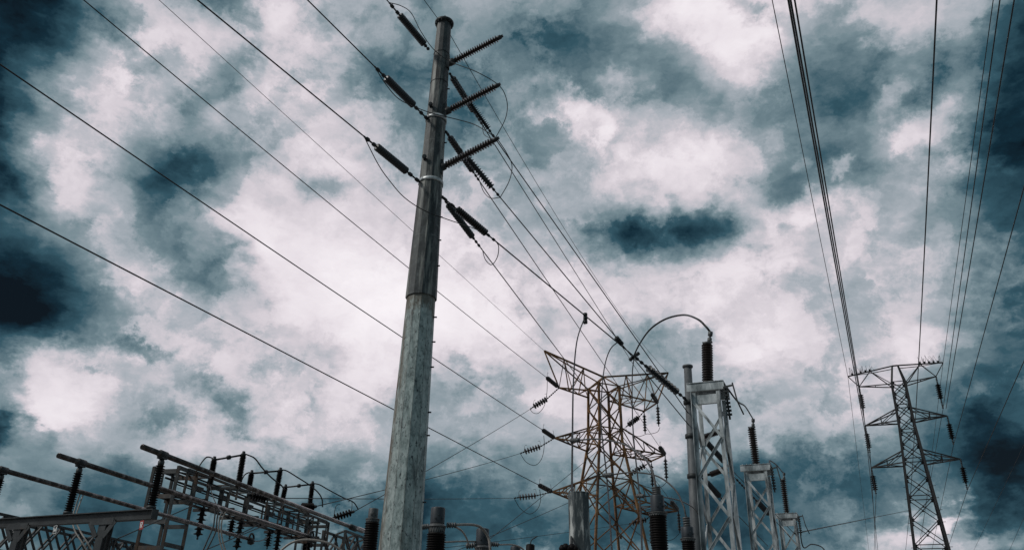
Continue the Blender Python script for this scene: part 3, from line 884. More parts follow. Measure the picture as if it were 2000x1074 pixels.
# jumpers on the tall pole
def pts_between(a, mids, b, y0=None, y1=None):
    n = len(mids) + 1
    out = [a]
    for i, (x, y) in enumerate(mids): out.append(at(x, y, a.y + (b.y - a.y) * (i + 1) / n))
    return out + [b]
yp = pole_at(230).y
loop('jumper looping from the top strain insulator across the pole to the middle arm tip', [GL[0]] + [at(x, y, Y) for x, y, Y in ((783, 12, GL[0].y + .1), (803, 26, GL[0].y + .5), (822, 62, yp - 1.3), (847, 97, yp - .8), (880, 121, yp - .7), (922, 137, yp - 1.0), (952, 152, ARM_END[1].y))] + [ARM_END[1]])
loop('jumper bowing outward from the middle arm tip to the topmost right conductor', [ARM_END[1], at(985, 182, ARM_END[1].y + .3), at(991, 207, ARM_END[1].y + .6), at(986, 235, E['1a'].y - .4), E['1a']])
loop('jumper passing under the middle left insulator and the pole to the lowest arm tip', [GL[1]] + [at(x, y, Y) for x, y, Y in ((752, 163, GL[1].y + .3), (778, 193, GL[1].y + .8), (812, 210, yp - .9), (845, 222, yp - .75), (890, 233, yp - .75), (925, 243, yp - .9), (950, 257, ARM_END[2].y))] + [ARM_END[2]])
loop('jumper bowing outward from the lowest arm tip to the middle right conductor', [ARM_END[2], at(990, 300, ARM_END[2].y + .2), at(1000, 325, ARM_END[2].y + .5), at(994, 355, E['2b'].y - .4), E['2b']])
loop('long jumper sagging from the lowest left insulator in front of the pole', [GL[2]] + [at(x, y, Y) for x, y, Y in ((738, 320, GL[2].y + .4), (760, 352, GL[2].y + 1), (790, 386, yp - 1.1), (830, 412, yp - .8), (875, 429, yp - .4), (925, 446, E['3b'].y - .6), (952, 460, E['3b'].y - .3))] + [E['3b']])
loop('short jumper tail between the two topmost right strings', [E['1b'], at(945, 262, E['1b'].y), at(957, 270, E['1a'].y), E['1a']])
loop('short jumper tail between the two middle right strings', [E['2a'], at(945, 375, E['2a'].y), at(958, 387, E['2b'].y), E['2b']])
loop('small hanging jumper loop between the two lowest right strings', [E['3a'], at(942, 488, E['3a'].y), at(948, 507, E['3a'].y), at(960, 517, E['3a'].y), at(971, 503, E['3b'].y), at(974, 483, E['3b'].y), E['3b']])

# ------------------------------------------------------------------ drop conductors with clamps, and T-taps to the bushings
def clamp(label, p, axis, L=.35, r=.07, px=None):
    t = MB()
    u = axis.normalized()
    for k in (-1, 0, 1):
        c = p + u * (L * .33 * k)
        t.lathe(c - u * (L * .14), c + u * (L * .14), [(0, r * .6), (.01, r), (L * .27, r), (L * .28, r * .6)], 8)
        s = Vector((.03, -.04, .03)); t.lathe(c - s * 1.5, c + s * 1.5, [(0, r * .35), (.15, r * .35)], 6)
    o = t.build('bolted_clamp', M['fitting'])
    return tag(o, label, 'clamp')
A3, F3 = st['3b']; A2, F2 = st['2b']; A1, F1 = st['1a']
c1 = on_line(A3, F3, 1133, 629); c2 = on_line(A2, F2, 1206, 668); c3 = on_line(A3, F3, 1238, 697)
clamp('bolted clamp where the left drop conductor meets the lowest overhead conductor', c1 - Vector((0, 0, .1)), Vector((0, 0, 1)), .42, .075)
clamp('bolted clamp where the middle drop conductor meets its overhead conductor', c2, F2 - A2, .4, .09)
clamp('bolted clamp at the foot of the big arched conductor', c3, Vector((1, 0, .8)), .5, .07)
v1 = [c1] + pxs([(1127, 665, c1.y - 1), (1120, 745, c1.y - 3), (1118, 860, 19), (1117, 960, 16), (1116, 1074, 13.4)])
v1.append(v1[-1] + (v1[-1] - v1[-2]) * .6)
v2 = [c2] + pxs([(1192, 682, c2.y - .4), (1181, 715, c2.y - 1.4), (1175, 770, c2.y - 3), (1174, 830, 22), (1185, 930, 19), (1195, 1074, 15)])
v2.append(v2[-1] + (v2[-1] - v2[-2]) * .5)
v3 = [c3] + pxs([(1235, 730, c3.y - 1), (1235, 800, c3.y - 2), (1238, 860, 23), (1249, 968, 20), (1254, 1074, 17)])
v3.append(v3[-1] + (v3[-1] - v3[-2]) * .5)
loop('leftmost drop conductor hanging in front of the streaked post', v1, .023, 'drop_conductor', cat='drop cable')
loop('middle drop conductor hanging in front of the rusty pylon', v2, .02, 'drop_conductor', cat='drop cable')
loop('rightmost drop conductor hanging from the arch clamp', v3, .02, 'drop_conductor', cat='drop cable')

# ------------------------------------------------------------------ bushings
def bushing(label, px, ytop, ycap, ycol, wcap, wcol, wshed, Y, tilt=0, capmat='cap_grey', pitch=.036, zig=True, shedmat='black_porcelain', dome=.25):
    top = at(px, ytop, Y)
    cap_b, col_b = vert(top, ycap), vert(top, ycol)
    rc, rk, rs = px2m(top, wcap) / 2, px2m(top, wcol) / 2, px2m(top, wshed) / 2
    base = Vector((top.x, top.y, 2.0))
    t = thing('bushing', label, 'bushing', (top.x, top.y, 0))
    h = (top - cap_b).length
    m = MB(); m.lathe(cap_b, top, [(0, rc * .98), (h * .05, rc), (h * (1 - dome * .4), rc), (h * (1 - dome * .15), rc * .95), (h * .97, rc * .84), (h, rc * .6)], 24)
    for k in range(3):
        a = -1.8 + k * .5; q = cap_b + Vector((math.cos(a), math.sin(a), 0)) * rc + Vector((0, 0, h * (.3 + .2 * (k % 2))))
        n = Vector((math.cos(a), math.sin(a), 0)); m.lathe(q - n * .01, q + n * .02, [(0, .016), (.03, .014)], 6)
    m.build('cap', M[capmat], t)
    hc = (cap_b - col_b).length
    m = MB(); m.lathe(col_b, cap_b, [(0, rs * .8), (hc * .1, rk * .82), (hc * .62, rk * .9), (hc * .64, rk * 1.06), (hc * .8, rk * 1.06), (hc * .82, rk * .95), (hc, rc)], 24)
    if zig:
        for k in range(22):
            a0, a1 = 2 * math.pi * k / 22, 2 * math.pi * (k + .5) / 22
            R = rk * .9
            p = col_b + Vector((math.cos(a0), math.sin(a0), 0)) * R + Vector((0, 0, hc * .1))
            q = col_b + Vector((math.cos(a1), math.sin(a1), 0)) * (R * 1.03) + Vector((0, 0, hc * .58))
            r2 = col_b + Vector((math.cos(2 * a1 - a0), math.sin(2 * a1 - a0), 0)) * R + Vector((0, 0, hc * .1))
            m.bar(p, q, .014); m.bar(q, r2, .014)
    m.build('collar', M['collar'], t)
    L = (col_b - base).length
    m = MB(); bells(m, col_b, base, int(L / pitch), rs, rs * .86, 'shed', 20); m.build('sheds', M[shedmat], t)
    m = MB(); m.tube([Vector((top.x, top.y, 0)), base], rs * 1.1, 16); m.build('mounting_tube', M['dgalv'], t)
    return top, cap_b, col_b
BU = {}
BU['a'] = bushing('large bushing with grey cap and flared ring in front of the rusty pylon', 1283, 966, 1000, 1008, 27, 35, 34, 12.5)
BU['b'] = bushing('grey capped bushing at the foot of the small round pole', 1342, 1028, 1050, 1057, 24, 29, 27, 16)
BU['c'] = bushing('bushing with tall dark cap just right of the tall pole', 856, 990, 1023, 1041, 28, 33, 38, 13)
BU['d'] = bushing('bushing with dark cap and pale cable arching over it', 943, 1031, 1065, 1080, 25, 28, 30, 16)
BU['e'] = bushing('black bushing with pale rusty cap just left of the tall pole', 730, 992, 1011, 1020, 19, 26, 29, 13, capmat='collar')
BU['f'] = bushing('dark bushing top barely rising above the bottom edge, left of the streaked post', 1007, 1066, 1090, 1100, 20, 24, 24, 19)
# dark arrester tip with hook
p = at(1036, 1062, 17); q = at(1030, 1110, 17)
t = thing('arrester', 'small tilted dark arrester tip with a wire hook near the bottom edge', 'arrester', (p.x, p.y, 0))
MB().lathe(Vector((p.x - .1, p.y, 0)), p, [(0, .09), (p.z - .02, .09), (p.z, .07)], 10).build('body', M['black_porcelain'], t)
MB().tube(catmull([p, p + Vector((.02, 0, .08)), p + Vector((.09, 0, .13)), p + Vector((.14, 0, .16))], 4), .012, 5).build('hook', M['fitting'], t)

def tap(label, pts, r=.02, mat='alu_cable', name='tap_conductor'):
    return loop(label, pts, r, name, mat, cat='tap cable')
def neck(label, p, q, r):
    m = MB(); d = (q - p).length
    k = 4; prof = [(0, r * .6)]
    for i in range(k): prof += [(d * (i + .1) / k, r * .6), (d * (i + .2) / k, r), (d * (i + .8) / k, r), (d * (i + .9) / k, r * .6)]
    prof.append((d, r * .6)); m.lathe(p, q, prof, 8)
    return tag(m.build('terminal_clamp', M['collar'], None), label, 'clamp')
tb = BU['a'][0]
e1 = at(1281, 950, tb.y)
neck('bolted terminal standing on the large bushing before the rusty pylon', tb, e1, .07)
s1_ = at(1131, 859, 18.6)
neck('horizontal clamp on the leftmost drop conductor above the streaked post', at(1115, 860, 18.9), s1_, .055)
tap('tap conductor curving from the leftmost drop to the large bushing', [s1_] + pxs([(1170, 857, 17.5), (1215, 866, 16), (1252, 888, 14), (1272, 915, 12.9)]) + [e1], .019)
tb2 = BU['b'][0]; e2 = at(1340, 1009, tb2.y)
neck('bolted terminal on the bushing at the foot of the round pole', tb2, e2, .075)
s2_ = at(1196, 926, 18.6)
neck('horizontal clamp on the middle drop conductor before the rusty pylon', at(1178, 928, 19), s2_, .05)
tap('tap conductor curving from the middle drop to the bushing by the round pole', [s2_] + pxs([(1240, 922, 18.2), (1285, 930, 17.4), (1318, 955, 16.6), (1334, 985, 16.1)]) + [e2], .018)
s3_ = at(1257, 968, 19.6)
neck('horizontal clamp on the rightmost drop conductor', at(1244, 968, 19.9), s3_, .05)
tap('tap conductor bending right from the rightmost drop to behind the round pole', [s3_] + pxs([(1300, 971, 20.5), (1335, 980, 22), (1362, 1000, 24), (1372, 1040, 25), (1374, 1090, 25)]), .018)
# conductors on the left group of bushings
y = BU['c'][1].y
neck('ribbed terminal on the right side of the tall dark capped bushing', at(872, 1025, y), at(891, 1025, y), .045)
tap('pale cable rising from the tall dark capped bushing and bending down over its neighbour', pxs([(890, 1024, y), (922, 1024, y + .3), (940, 1030, y + .5), (953, 1047, y + .6), (957, 1066, y + .6), (958, 1090, y + .6)]), .022, 'light_cable')
tap('pale cable curving from the tall dark capped bushing down to the next bushing', pxs([(890, 1028, y), (903, 1037, y + .6), (912, 1052, y + 1.5), (915, 1064, y + 2)]), .016, 'light_cable')
neck('ribbed terminal on the left side of the tall dark capped bushing', at(824, 1029, y), at(838, 1027, y), .045)
y = BU['d'][1].y
neck('dark terminal left of the bushing under the arching cable', at(910, 1066, y), at(929, 1064, y), .055)
tap('low horizontal pale cable between the two dark capped bushings', pxs([(868, 1058, y - 1), (900, 1056.5, y - .5), (930, 1057, y)]), .018, 'light_cable')
neck('pale ribbed terminal right of the bushing under the arching cable', at(959, 1062, y), at(974, 1063, y), .045)
tap('pale cable curving right and down from the second dark capped bushing', pxs([(973, 1063, y), (1000, 1063, y + .7), (1018, 1069, y + 1.2), (1030, 1082, y + 1.4)]), .018, 'light_cable')
y = BU['e'][1].y
tap('pale cable stub reaching the black bushing from the bus end', pxs([(700, 1031, y + .5), (712, 1036, y + .2), (718, 1040, y)]), .03, 'bus')

# streaked short post
b1, b2 = at(1129.5, 964, 14), at(1133, 1074, 14)
d = (b1 - b2).normalized(); bf = b2 - d * (b2.z / d.z)
rs = px2m(b1, 43) / 2
t = thing('short_post', 'short octagonal grey steel post with white runoff streaks and a plain flat top', 'post', bf)
MB().tube([bf, b1], [rs * 1.08, rs], 8, False, True, .3).build('shaft', M['stump'], t)
MB().tube([b1 - d * .004, b1 + d * .012], rs * 1.02, 8, False, True, .3).build('lid', M['stump'], t)
c = at(1111, 1074, 13.2)
m = MB()
for k in range(5):
    q = c + Vector((-.1 + .05 * k, 0, -.02 + .02 * (k % 2))); m.lathe(q, q + Vector((.0, 0, .1)), [(0, .05), (.05, .06), (.1, .03)], 8)
m.lathe(c - Vector((0, 0, c.z)), c, [(0, .06), (c.z, .06)], 8)
tag(m.build('cable_terminal', M['black_porcelain']), 'dark lumpy cable terminal at the foot of the streaked post', 'terminal')

# ------------------------------------------------------------------ three galvanised lattice stands with arresters (right)
ZP = 8.3
pc = [atz(1383, 763, ZP), atz(1478, 917, ZP), atz(1538, 1009, ZP)]
rowd = (pc[2] - pc[0]); rowd.z = 0; rowd.normalize()
fx = Vector((rowd.y, -rowd.x, 0))            # across the row, to the right
names = ('nearest and tallest looking of three galvanised lattice stands', 'middle of three galvanised lattice stands', 'farthest and lowest looking of three galvanised lattice stands')
INS_TOP, BRK = [], []
for k, c in enumerate(pc):
    wpx = (76, 60, 43)[k]
    w = px2m(c, wpx) / 2 / 1.02 * .5 * 1.9
    hwx = w * .66; hwy = .42
    st_ = thing('lattice_stand', names[k], 'stand', (c.x, c.y, 0))
    def P(x, y, z, c=c): return Vector((c.x, c.y, 0)) + fx * x + rowd * y + Vector((0, 0, z))
    def leg(sx, sy, z):
        f = 1 + .18 * (1 - z / ZP)
        return P(sx * hwx * f, sy * hwy * f, z)
    for sx in (-1, 1):
        for sy in (-1, 1):
            m = MB(); a, b = leg(sx, sy, 0), leg(sx, sy, ZP - .16)
            L_ = .105
            m.bar(a, b, L_, .014, rowd, (-sx * 0, 0)); 
            m.bar(a - rowd * (sy * -.072) + fx * (sx * .046), b - rowd * (sy * -.072) + fx * (sx * .046), .014, .115, rowd)
            m.build('leg', M['galv'], st_)
    hgt = 1.55
    for (A, B, nm) in (((-1, -1), (1, -1), 0), ((-1, 1), (1, 1), 1), ((-1, -1), (-1, 1), 2), ((1, -1), (1, 1), 3)):
        m = MB(); z = ZP - .42; fl = nm % 2
        while z > .6:
            a, b = leg(*A, z), leg(*B, z - hgt * .62)
            if fl: a, b = leg(*B, z), leg(*A, z - hgt * .62)
            off = {0: -rowd * .03, 1: rowd * .03, 2: -fx * .03, 3: fx * .03}[nm]
            n_ = {0: rowd, 1: rowd, 2: fx, 3: fx}[nm]
            m.bar(a + off, b + off, .07, .012, n_)
            u = (b - a).normalized(); sd = n_.cross(u).normalized()
            m.bar(a + off * 1.5 + sd * .03, b + off * 1.5 + sd * .03, .012, .06, n_)
            z -= hgt * .62 if nm < 2 else hgt * .62; fl = 1 - fl
        m.build('face_bracing', M['galv'], st_)
    # top: two stacked channel frames
    m = MB()
    for sy in (-1, 1):
        m.channel(P(-w, sy * (hwy + .02), ZP - .02), P(w, sy * (hwy + .02), ZP - .02), .2, .08, .014, Vector((0, 0, 1)), 1)
        if sy < 0: m.channel(P(-hwx * .9, sy * (hwy - .03), ZP - .34), P(hwx * .9, sy * (hwy - .03), ZP - .34), .24, .07, .013, Vector((0, 0, 1)), 1)
    m.bar(P(-w, 0, ZP + .095), P(w, 0, ZP + .095), .94, .014)
    for q in range(7):
        x = -w + 2 * w * (q + .5) / 7
        m.lathe(P(x, -hwy + .08, ZP + .09), P(x, -hwy + .08, ZP + .15), [(0, .02), (.05, .02), (.06, .01)], 6)
    m.build('platform', M['galv'], st_)
    # side bracket plate with perforated rail and conduit
    m = MB()
    for q in range(8):
        m.bar(P(w - .02, -hwy - .02 + .08 * q * .5, ZP - .1 - .09 * q), P(w + .1, -hwy - .02 + .08 * q * .5, ZP - .1 - .09 * q), .05, .05)
    m.bar(P(w + .03, -hwy, ZP - .05), P(w + .03, -hwy + .3, ZP - .85), .05, .02)
    m.tube([P(w + .22, -hwy - .05, ZP + .0), P(w + .3, -hwy - .05, ZP - .5), P(w + .42, -hwy - .05, ZP - .85)], .02, 6)
    m.bar(P(w, -hwy, ZP - .08), P(w + .24, -hwy - .04, ZP - .06), .04, .04)
    m.build('side_bracket', M['dgalv'], st_)
    # post arrester
    ib = P(0, 0, ZP + .1)
    it_px = ((1381, 673), (1468, 837), (1529, 938))[k]
    it = vert(ib, it_px[1]); it = at(it_px[0], it_px[1], ib.y)
    ins = thing('surge_arrester', ('tall ribbed brown arrester on the nearest lattice stand', 'ribbed brown arrester on the middle lattice stand', 'ribbed brown arrester on the farthest lattice stand')[k], 'arrester', ib)
    m = MB(); bells(m, ib + (it - ib) * .02, it, 17, .152, .084, 'shed', 22); m.build('sheds', M['porcelain_red'], ins)
    m = MB(); m.lathe(ib, ib + (it - ib) * .03, [(0, .17), (.04, .17), (.05, .12)], 18); m.build('base_flange', M['dgalv'], ins)
    u = (it - ib).normalized()
    m = MB(); m.lathe(it, it + u * .08, [(0, .1), (.02, .12), (.06, .1), (.08, .05)], 14)
    m.bar(it + u * .06 - fx * .12, it + u * .06 + fx * .14, .1, .03)
    m.lathe(it + u * .06 + fx * .06, it + u * .36 + fx * .1, [(0, .035), (.02, .06), (.12, .06), (.14, .03), (.17, .03), (.19, .065), (.3, .065), (.31, .03)], 10)
    m.build('terminal', M['collar'], ins)
    INS_TOP.append(it + u * .34 + fx * .1); BRK.append(P(w + .05, -hwy, ZP - .06))
it = INS_TOP[0]
tap('big arched conductor from the overhead clamp over to the nearest arrester', [c3 - Vector((.05, 0, .05)), at(1249, 672, c3.y - 1.5), at(1270, 643, c3.y - 3), at(1300, 623, 24), at(1335, 615, 22.5), at(1362, 623, it.y + .4), at(1378, 637, it.y)] + [it], .03, 'wire', 'arched_conductor')
tap('short arched conductor from the nearest stand to the middle arrester', [BRK[0], at(1440, 783, BRK[0].y + 1), at(1455, 793, INS_TOP[1].y - 3.5), at(1466, 810, INS_TOP[1].y - 1)] + [INS_TOP[1]], .024, 'wire', 'arched_conductor')
tap('short arched conductor from the middle stand to the farthest arrester', [BRK[1], at(1503, 899, BRK[1].y + 2), at(1517, 908, INS_TOP[2].y - 4), at(1527, 920, INS_TOP[2].y - 1)] + [INS_TOP[2]], .026, 'wire', 'arched_conductor')
tap('low arched conductor leaving the farthest stand at the bottom edge', [BRK[2]] + [at(1568, 1066, BRK[2].y), at(1585, 1062, BRK[2].y + 1), at(1604, 1067, BRK[2].y + 2), at(1615, 1080, BRK[2].y + 3)], .028, 'wire', 'arched_conductor')
wire('thin wire from the farthest stand across to a leg of the dark pylon', at(1552, 1041, BRK[2].y), at(1776, 996, ax2.y), .03)
# outgoing strings between the stands
for lab, px0, pa, pb2, px1, end, Y0, Y1 in (
        ('upper outgoing disc string seen through the nearest stand', (1356, 836), (1376, 859), (1414, 900), (1424, 912), (1560, 1050), 30.3, 33),
        ('lower outgoing disc string seen through the nearest stand', (1362, 922), (1380, 943), (1404, 967), (1416, 980), (1500, 1066), 30.3, 33),
        ('outgoing disc string seen through the middle stand', (1438, 935), (1480, 979), (1500, 1002), (1512, 1014), (1560, 1066), 31, 34)):
    p = at(*px0, Y0); f = at(*px1, Y1)
    a, b = on_line(p, f, *pa), on_line(p, f, *pb2)
    if 'middle' in lab:
        pole_pt = sp_at(862)
        wire('thin tie wire from the round pole to the string seen through the middle stand', pole_pt, p, .014)
    string(lab, p, a, b, f, 13, .12, .045, 'shed', 'polymer', rod=.02)
    wire('conductor running on from the ' + lab, f, at(*end, 40), .016)

# ------------------------------------------------------------------ rusty pylon: leads to the left yard
GZ = 7.2
gB = atz(368, 916, GZ); gA = atz(330, 921, GZ); 
vp = ray(1440, 1320); bus_dir = Vector((vp.x, vp.y, 0)).normalized()
gcross = (gA - gB); gcross.z = 0; gcross -= bus_dir * gcross.dot(bus_dir); gw = gcross.length; gcross.normalize()
GW = max(.75, gw)
gE = atz(640, 1018, GZ); gL = (gE - gB).dot(bus_dir)
def GP(s, c, z): return gB + bus_dir * s + gcross * c + Vector((0, 0, z - GZ))
GH = .8
gan = thing('gantry', 'long rust flecked box truss gantry on ladder columns at lower left', 'gantry', (gB.x, gB.y, 0))
m = MB()
ns = 8
for c in (0, GW):
    for dz in (0, -GH):
        m.bar(GP(-.0, c, GZ + dz), GP(gL, c, GZ + dz), .075)
m.build('chords', M['gantry'], gan)
m = MB()
for i in range(ns + 1):
    s = gL * i / ns
    for c in (0, GW): m.bar(GP(s, c, GZ), GP(s, c, GZ - GH), .055)
    if i % 2 == 0 or True:
        m.bar(GP(s, 0, GZ), GP(s, GW, GZ), .07, .05); m.bar(GP(s, 0, GZ - GH), GP(s, GW, GZ - GH), .07, .05)
    if i < ns:
        s2 = gL * (i + 1) / ns
        a, b = (0, GW) if i % 2 else (GW, 0)
        m.bar(GP(s, a, GZ - GH), GP(s2, b, GZ - GH), .05)
        m.bar(GP(s, a, GZ + .003), GP(s2, b, GZ + .003), .05)
m.build('battens', M['gantry'], gan)
def ladder(s0, nm):
    cs = 1.0
    m = MB()
    for s in (s0, s0 + cs):
        for c in (0, GW): m.bar(GP(s, c, 0), GP(s, c, GZ), .085)
    nb = 9
    for i in range(nb):
        z = GZ - .05 - i * .78
        for c in (0, GW): m.bar(GP(s0, c, z), GP(s0 + cs, c, z), .035, .13)
        for s in (s0, s0 + cs): m.bar(GP(s, 0, z - .12), GP(s, GW, z - .12), .035, .13)
    m.build('ladder_column', M['gantry'], gan)
ladder(-.5, 0); ladder(gL - .8, 1)
for (c, dz, r) in ((GW * .3, -.1, .028), (GW * .62, -.32, .035), (GW * .18, -.52, .022), (GW * .8, -GH + .06, .03)):
    MB().tube([GP(-.3, c, GZ + dz), GP(gL - .1, c, GZ + dz)], r, 6).build('operating_rod', M['dark_lattice'], gan)
for k in range(6):
    s_ = gL * (.08 + .16 * k)
    m = MB(); m.bar(GP(s_, -.35, GZ - GH - .05), GP(s_, GW + .35, GZ - GH - .05), .08, .1); m.build('hanger_beam', M['dark_lattice'], gan)
    m = MB(); m.bar(GP(s_ + .3, GW * .5, GZ - GH), GP(s_ + .3, GW * .5, GZ - .05), .12, .16); m.bar(GP(s_ + .3, GW * .5, GZ - .34), GP(s_ + .75, GW * .5, GZ - .34), .14, .12); m.build('mechanism_box', M['dgalv'], gan)

# disconnect switches on the gantry
swlab = ('nearest of three disconnect switches on the gantry top', 'middle of three disconnect switches on the gantry top', 'farthest of three disconnect switches on the gantry top')
SW = []
for k, (l0, l1, r0, r1) in enumerate((((418, 900), (410, 946), (475, 890), (466, 944)), ((491, 926), (486, 956), (547, 921), (538, 971)), ((557, 953), (551, 980), (610, 947), (604, 995)))):
    Yk = GP(gL * (.12 + .3 * k), GW / 2, GZ).y
    t = thing('disconnect_switch', swlab[k], 'switch', at(*l1, Yk))
    tops = []
    for (tp, bt) in ((l0, l1), (r0, r1)):
        b = at(*bt, Yk); tp3 = at(*tp, Yk)
        m = MB(); bells(m, b, tp3, 18, .115, .085, 'shed', 12)
        pi = m.build('post_insulator', M['black_porcelain'], t)
        m = MB(); m.lathe(b - Vector((0, 0, .12)), b + Vector((0, 0, .02)), [(0, .1), (.1, .1), (.14, .08)], 10); m.build('foot', M['bus'], pi)
        u = (tp3 - b).normalized()
        m = MB(); m.lathe(tp3, tp3 + u * .16, [(0, .08), (.05, .1), (.1, .06), (.16, .05)], 10); m.build('head', M['fitting'], pi)
        tops.append(tp3 + u * .08)
    m = MB(); m.tube([tops[0] + Vector((0, 0, -.04)), tops[1] + Vector((0, 0, -.04))], .035, 8)
    mid = tops[0].lerp(tops[1], .5); ux = (tops[1] - tops[0]).normalized()
    m.lathe(mid - ux * .08 - Vector((0, 0, .04)), mid + ux * .08 - Vector((0, 0, .04)), [(0, .04), (.03, .08), (.13, .08), (.16, .04)], 8)
    m.build('blade', M['fitting'], t)
    # base beam tying both posts to the gantry
    bl, br = at(*l1, Yk) - Vector((0, 0, .14)), at(*r1, Yk) - Vector((0, 0, .14))
    m = MB(); m.bar(bl, br, .1, .08)
    for q in (bl, br): m.bar(q, Vector((q.x, q.y, min(q.z, GZ) - .4)), .06)
    m.build('base_frame', M['gantry'], t)
    SW.append((tops, Yk))
for k, seq in enumerate((((484, 888), (498, 895), (512, 913), (530, 932), (548, 946), (556, 956)), ((560, 919), (580, 931), (605, 947), (622, 962), (629, 975), (630, 989)), ((624, 946), (640, 955), (670, 971), (690, 980), (700, 994)))):
    Y = SW[k][1]
    loop(('jumper sweeping down right from the nearest switch head', 'jumper sweeping down right from the middle switch head', 'jumper sweeping down right from the farthest switch head')[k], [SW[k][0][1]] + [at(x, y, Y + .3 * i) for i, (x, y) in enumerate(seq)], .025)
for k, seq in enumerate((((405, 892), (396, 900), (388, 912), (378, 930)), ((484, 923), (477, 928), (471, 940), (466, 955)))):
    Y = SW[k][1]
    loop(('jumper drooping left from the nearest switch head', 'jumper drooping left from the middle switch head')[k], [SW[k][0][0]] + [at(x, y, Y - .1 * i) for i, (x, y) in enumerate(seq)], .025)

# disc strings under the gantry
k = 0
where = ('first disc string under the gantry from the ladder column', 'second disc string under the gantry, close beside the third', 'third disc string under the gantry, just right of the second', 'fourth disc string under the gantry, mid span', 'fifth disc string under the gantry, just right of the fourth', 'sixth disc string under the gantry, near the ringed bus end', 'seventh disc string under the gantry, by the far column')
for (x, ya, yb) in ((397, 990, 1046), (455, 994, 1046), (473, 1016, 1070), (527, 1012, 1066), (545, 1026, 1074), (596, 1030, 1074), (606, 1046, 1090)):
    s = (x - 385) / 260 * gL * .95
    best = min(((abs(proj(GP(gL * q / 60, c, GZ - GH))[0] - x), q, c) for q in range(61) for c in (0, GW)), key=lambda v: v[0] + (0 if (v[2] == 0) == (k % 2 == 0) else 3))
    top = GP(gL * best[1] / 60, best[2], GZ - GH)
    a = vert(top, max(ya, proj(top)[1] + 4)); b = vert(top, yb)
    string(where[k], top, a, b, b - Vector((0, 0, .12)), 6, .155, .05, 'bell', 'black_porcelain', name='suspension_insulator')
    k += 1
# dead-ends of the rusty pylon's left-going leads
ends = [at(650, 1012, 34), at(587, 989, 30), at(487, 966, 27.5)]
for lab, tip, da, db, wpx, dpx, (ga, gb), end, via, jl in (
        ('top', UL, (1068, 779), (1042, 794), (1035, 799), None, ((686, 1000), (652, 1011)), at(645, 1014, 34.2), (833, 919), ((1069, 742), (1068, 768), (1063, 792), (1052, 806), (1042, 806))),
        ('middle', ML, (1055, 872), (1024, 882), (1016, 885), None, ((612, 990), (589, 989.5)), at(583, 989, 30.2), (833, 936), ((1062, 850), (1063, 870), (1058, 895), (1045, 908), (1028, 902))),
        ('lowest', LL, (1047, 967.5), (1013, 971), (1004, 972), None, ((520, 974), (489, 966)), at(483, 965, 27.3), (833, 974), ((1054, 955), (1056, 975), (1050, 993), (1034, 1003), (1016, 992)))):
    far = end
    a, b, e = on_line(tip, far, *da), on_line(tip, far, *db), on_line(tip, far, *wpx)
    # strings droop a little below the straight line to the yard
    dep = tip.y - 1.2
    a, b, e = at(*da, tip.y - .3), at(*db, tip.y - .6), at(*wpx, tip.y - .8)
    string('spaced disc string with arcing horns, %s left arm of the rusty pylon' % lab, tip, a, b, e, 6, .25, .05, 'disc', 'porcelain', True, rod=.03)
    g1 = at(*ga, end.y + .45); g0 = at(*gb, end.y + .1)
    string('black disc string dead-ending the lead from the %s left pylon arm on the gantry' % lab, end, g0, g1, at(ga[0] + 6, ga[1] - 2, end.y + .6), 6, .16, .05, 'disc', 'black_porcelain', horns=lab == 'top', rod=.03)
    wire('slack lead from the %s left arm of the rusty pylon to the yard gantry' % lab, e, at(ga[0] + 6, ga[1] - 2, end.y + .6), .018, via=via)
    loop('jumper loop under the %s left arm of the rusty pylon' % lab, [at(*jl[0], tip.y - .8)] + [at(x, y, tip.y - .8) for x, y in jl[1:]] + [e], .022)
# right arms: strings to the left, hanging strings and jumpers
for lab, t1, t0, da, db, via, far, v0, v1_, jl in (
        ('top', UR1, UR0, (1247, 815), (1227, 830), (1070, 960), (962, 1045, 44), ((1285, 794), (1288, 828)), ((1259, 810), (1263, 842)), ((1289, 834), (1284, 843), (1270, 847), (1263, 847), (1247, 852), (1228, 846), (1222, 836))),
        ('middle', MR1, MR0, (1259, 909), (1231, 925), (1105, 984), (978, 1036, 46), ((1300, 896), (1303, 934)), ((1273, 908), (1279, 948)), ((1303, 940), (1292, 950), (1278, 953), (1262, 950), (1240, 940), (1225, 930))),
        ('lowest', LR1, LR0, (1262, 1014), (1234, 1021), (1105, 1040), (900, 1064, 48), ((1324, 1002), (1326, 1036)), ((1272, 1016), (1278, 1062)), ((1326, 1042), (1315, 1052), (1300, 1056), (1270, 1056), (1245, 1040), (1228, 1024)))):
    a, b = at(*da, t1.y - .2), at(*db, t1.y - .5)
    e = b + (b - a).normalized() * .3
    string('spaced disc string pulling left from the %s right arm of the rusty pylon' % lab, t1, a, b, e, 6, .24, .05, 'disc', 'porcelain', lab != 'lowest', rod=.03)
    fe = at(*far); 
    wire('lead sloping down left from the %s right arm of the rusty pylon' % lab, e, beyond(e, fe, .3), .017, via=via)
    for (p0_, p1_), tipx, nm in ((v0, t0, 'outer'), (v1_, t1, 'inner')):
        a, b = vert(tipx, p0_[1]), vert(tipx, p1_[1])
        string('%s short disc string hanging under the %s right arm of the rusty pylon' % (nm, lab), tipx, a, b, b - Vector((0, 0, .2)), 6, .18, .06, 'bell', 'porcelain', name='suspension_insulator', rod=.03)
    loop('jumper loop under the %s right arm of the rusty pylon' % lab, [at(x, y, t0.y + (e.y - t0.y) * i / 6) for i, (x, y) in enumerate(jl)], .022)

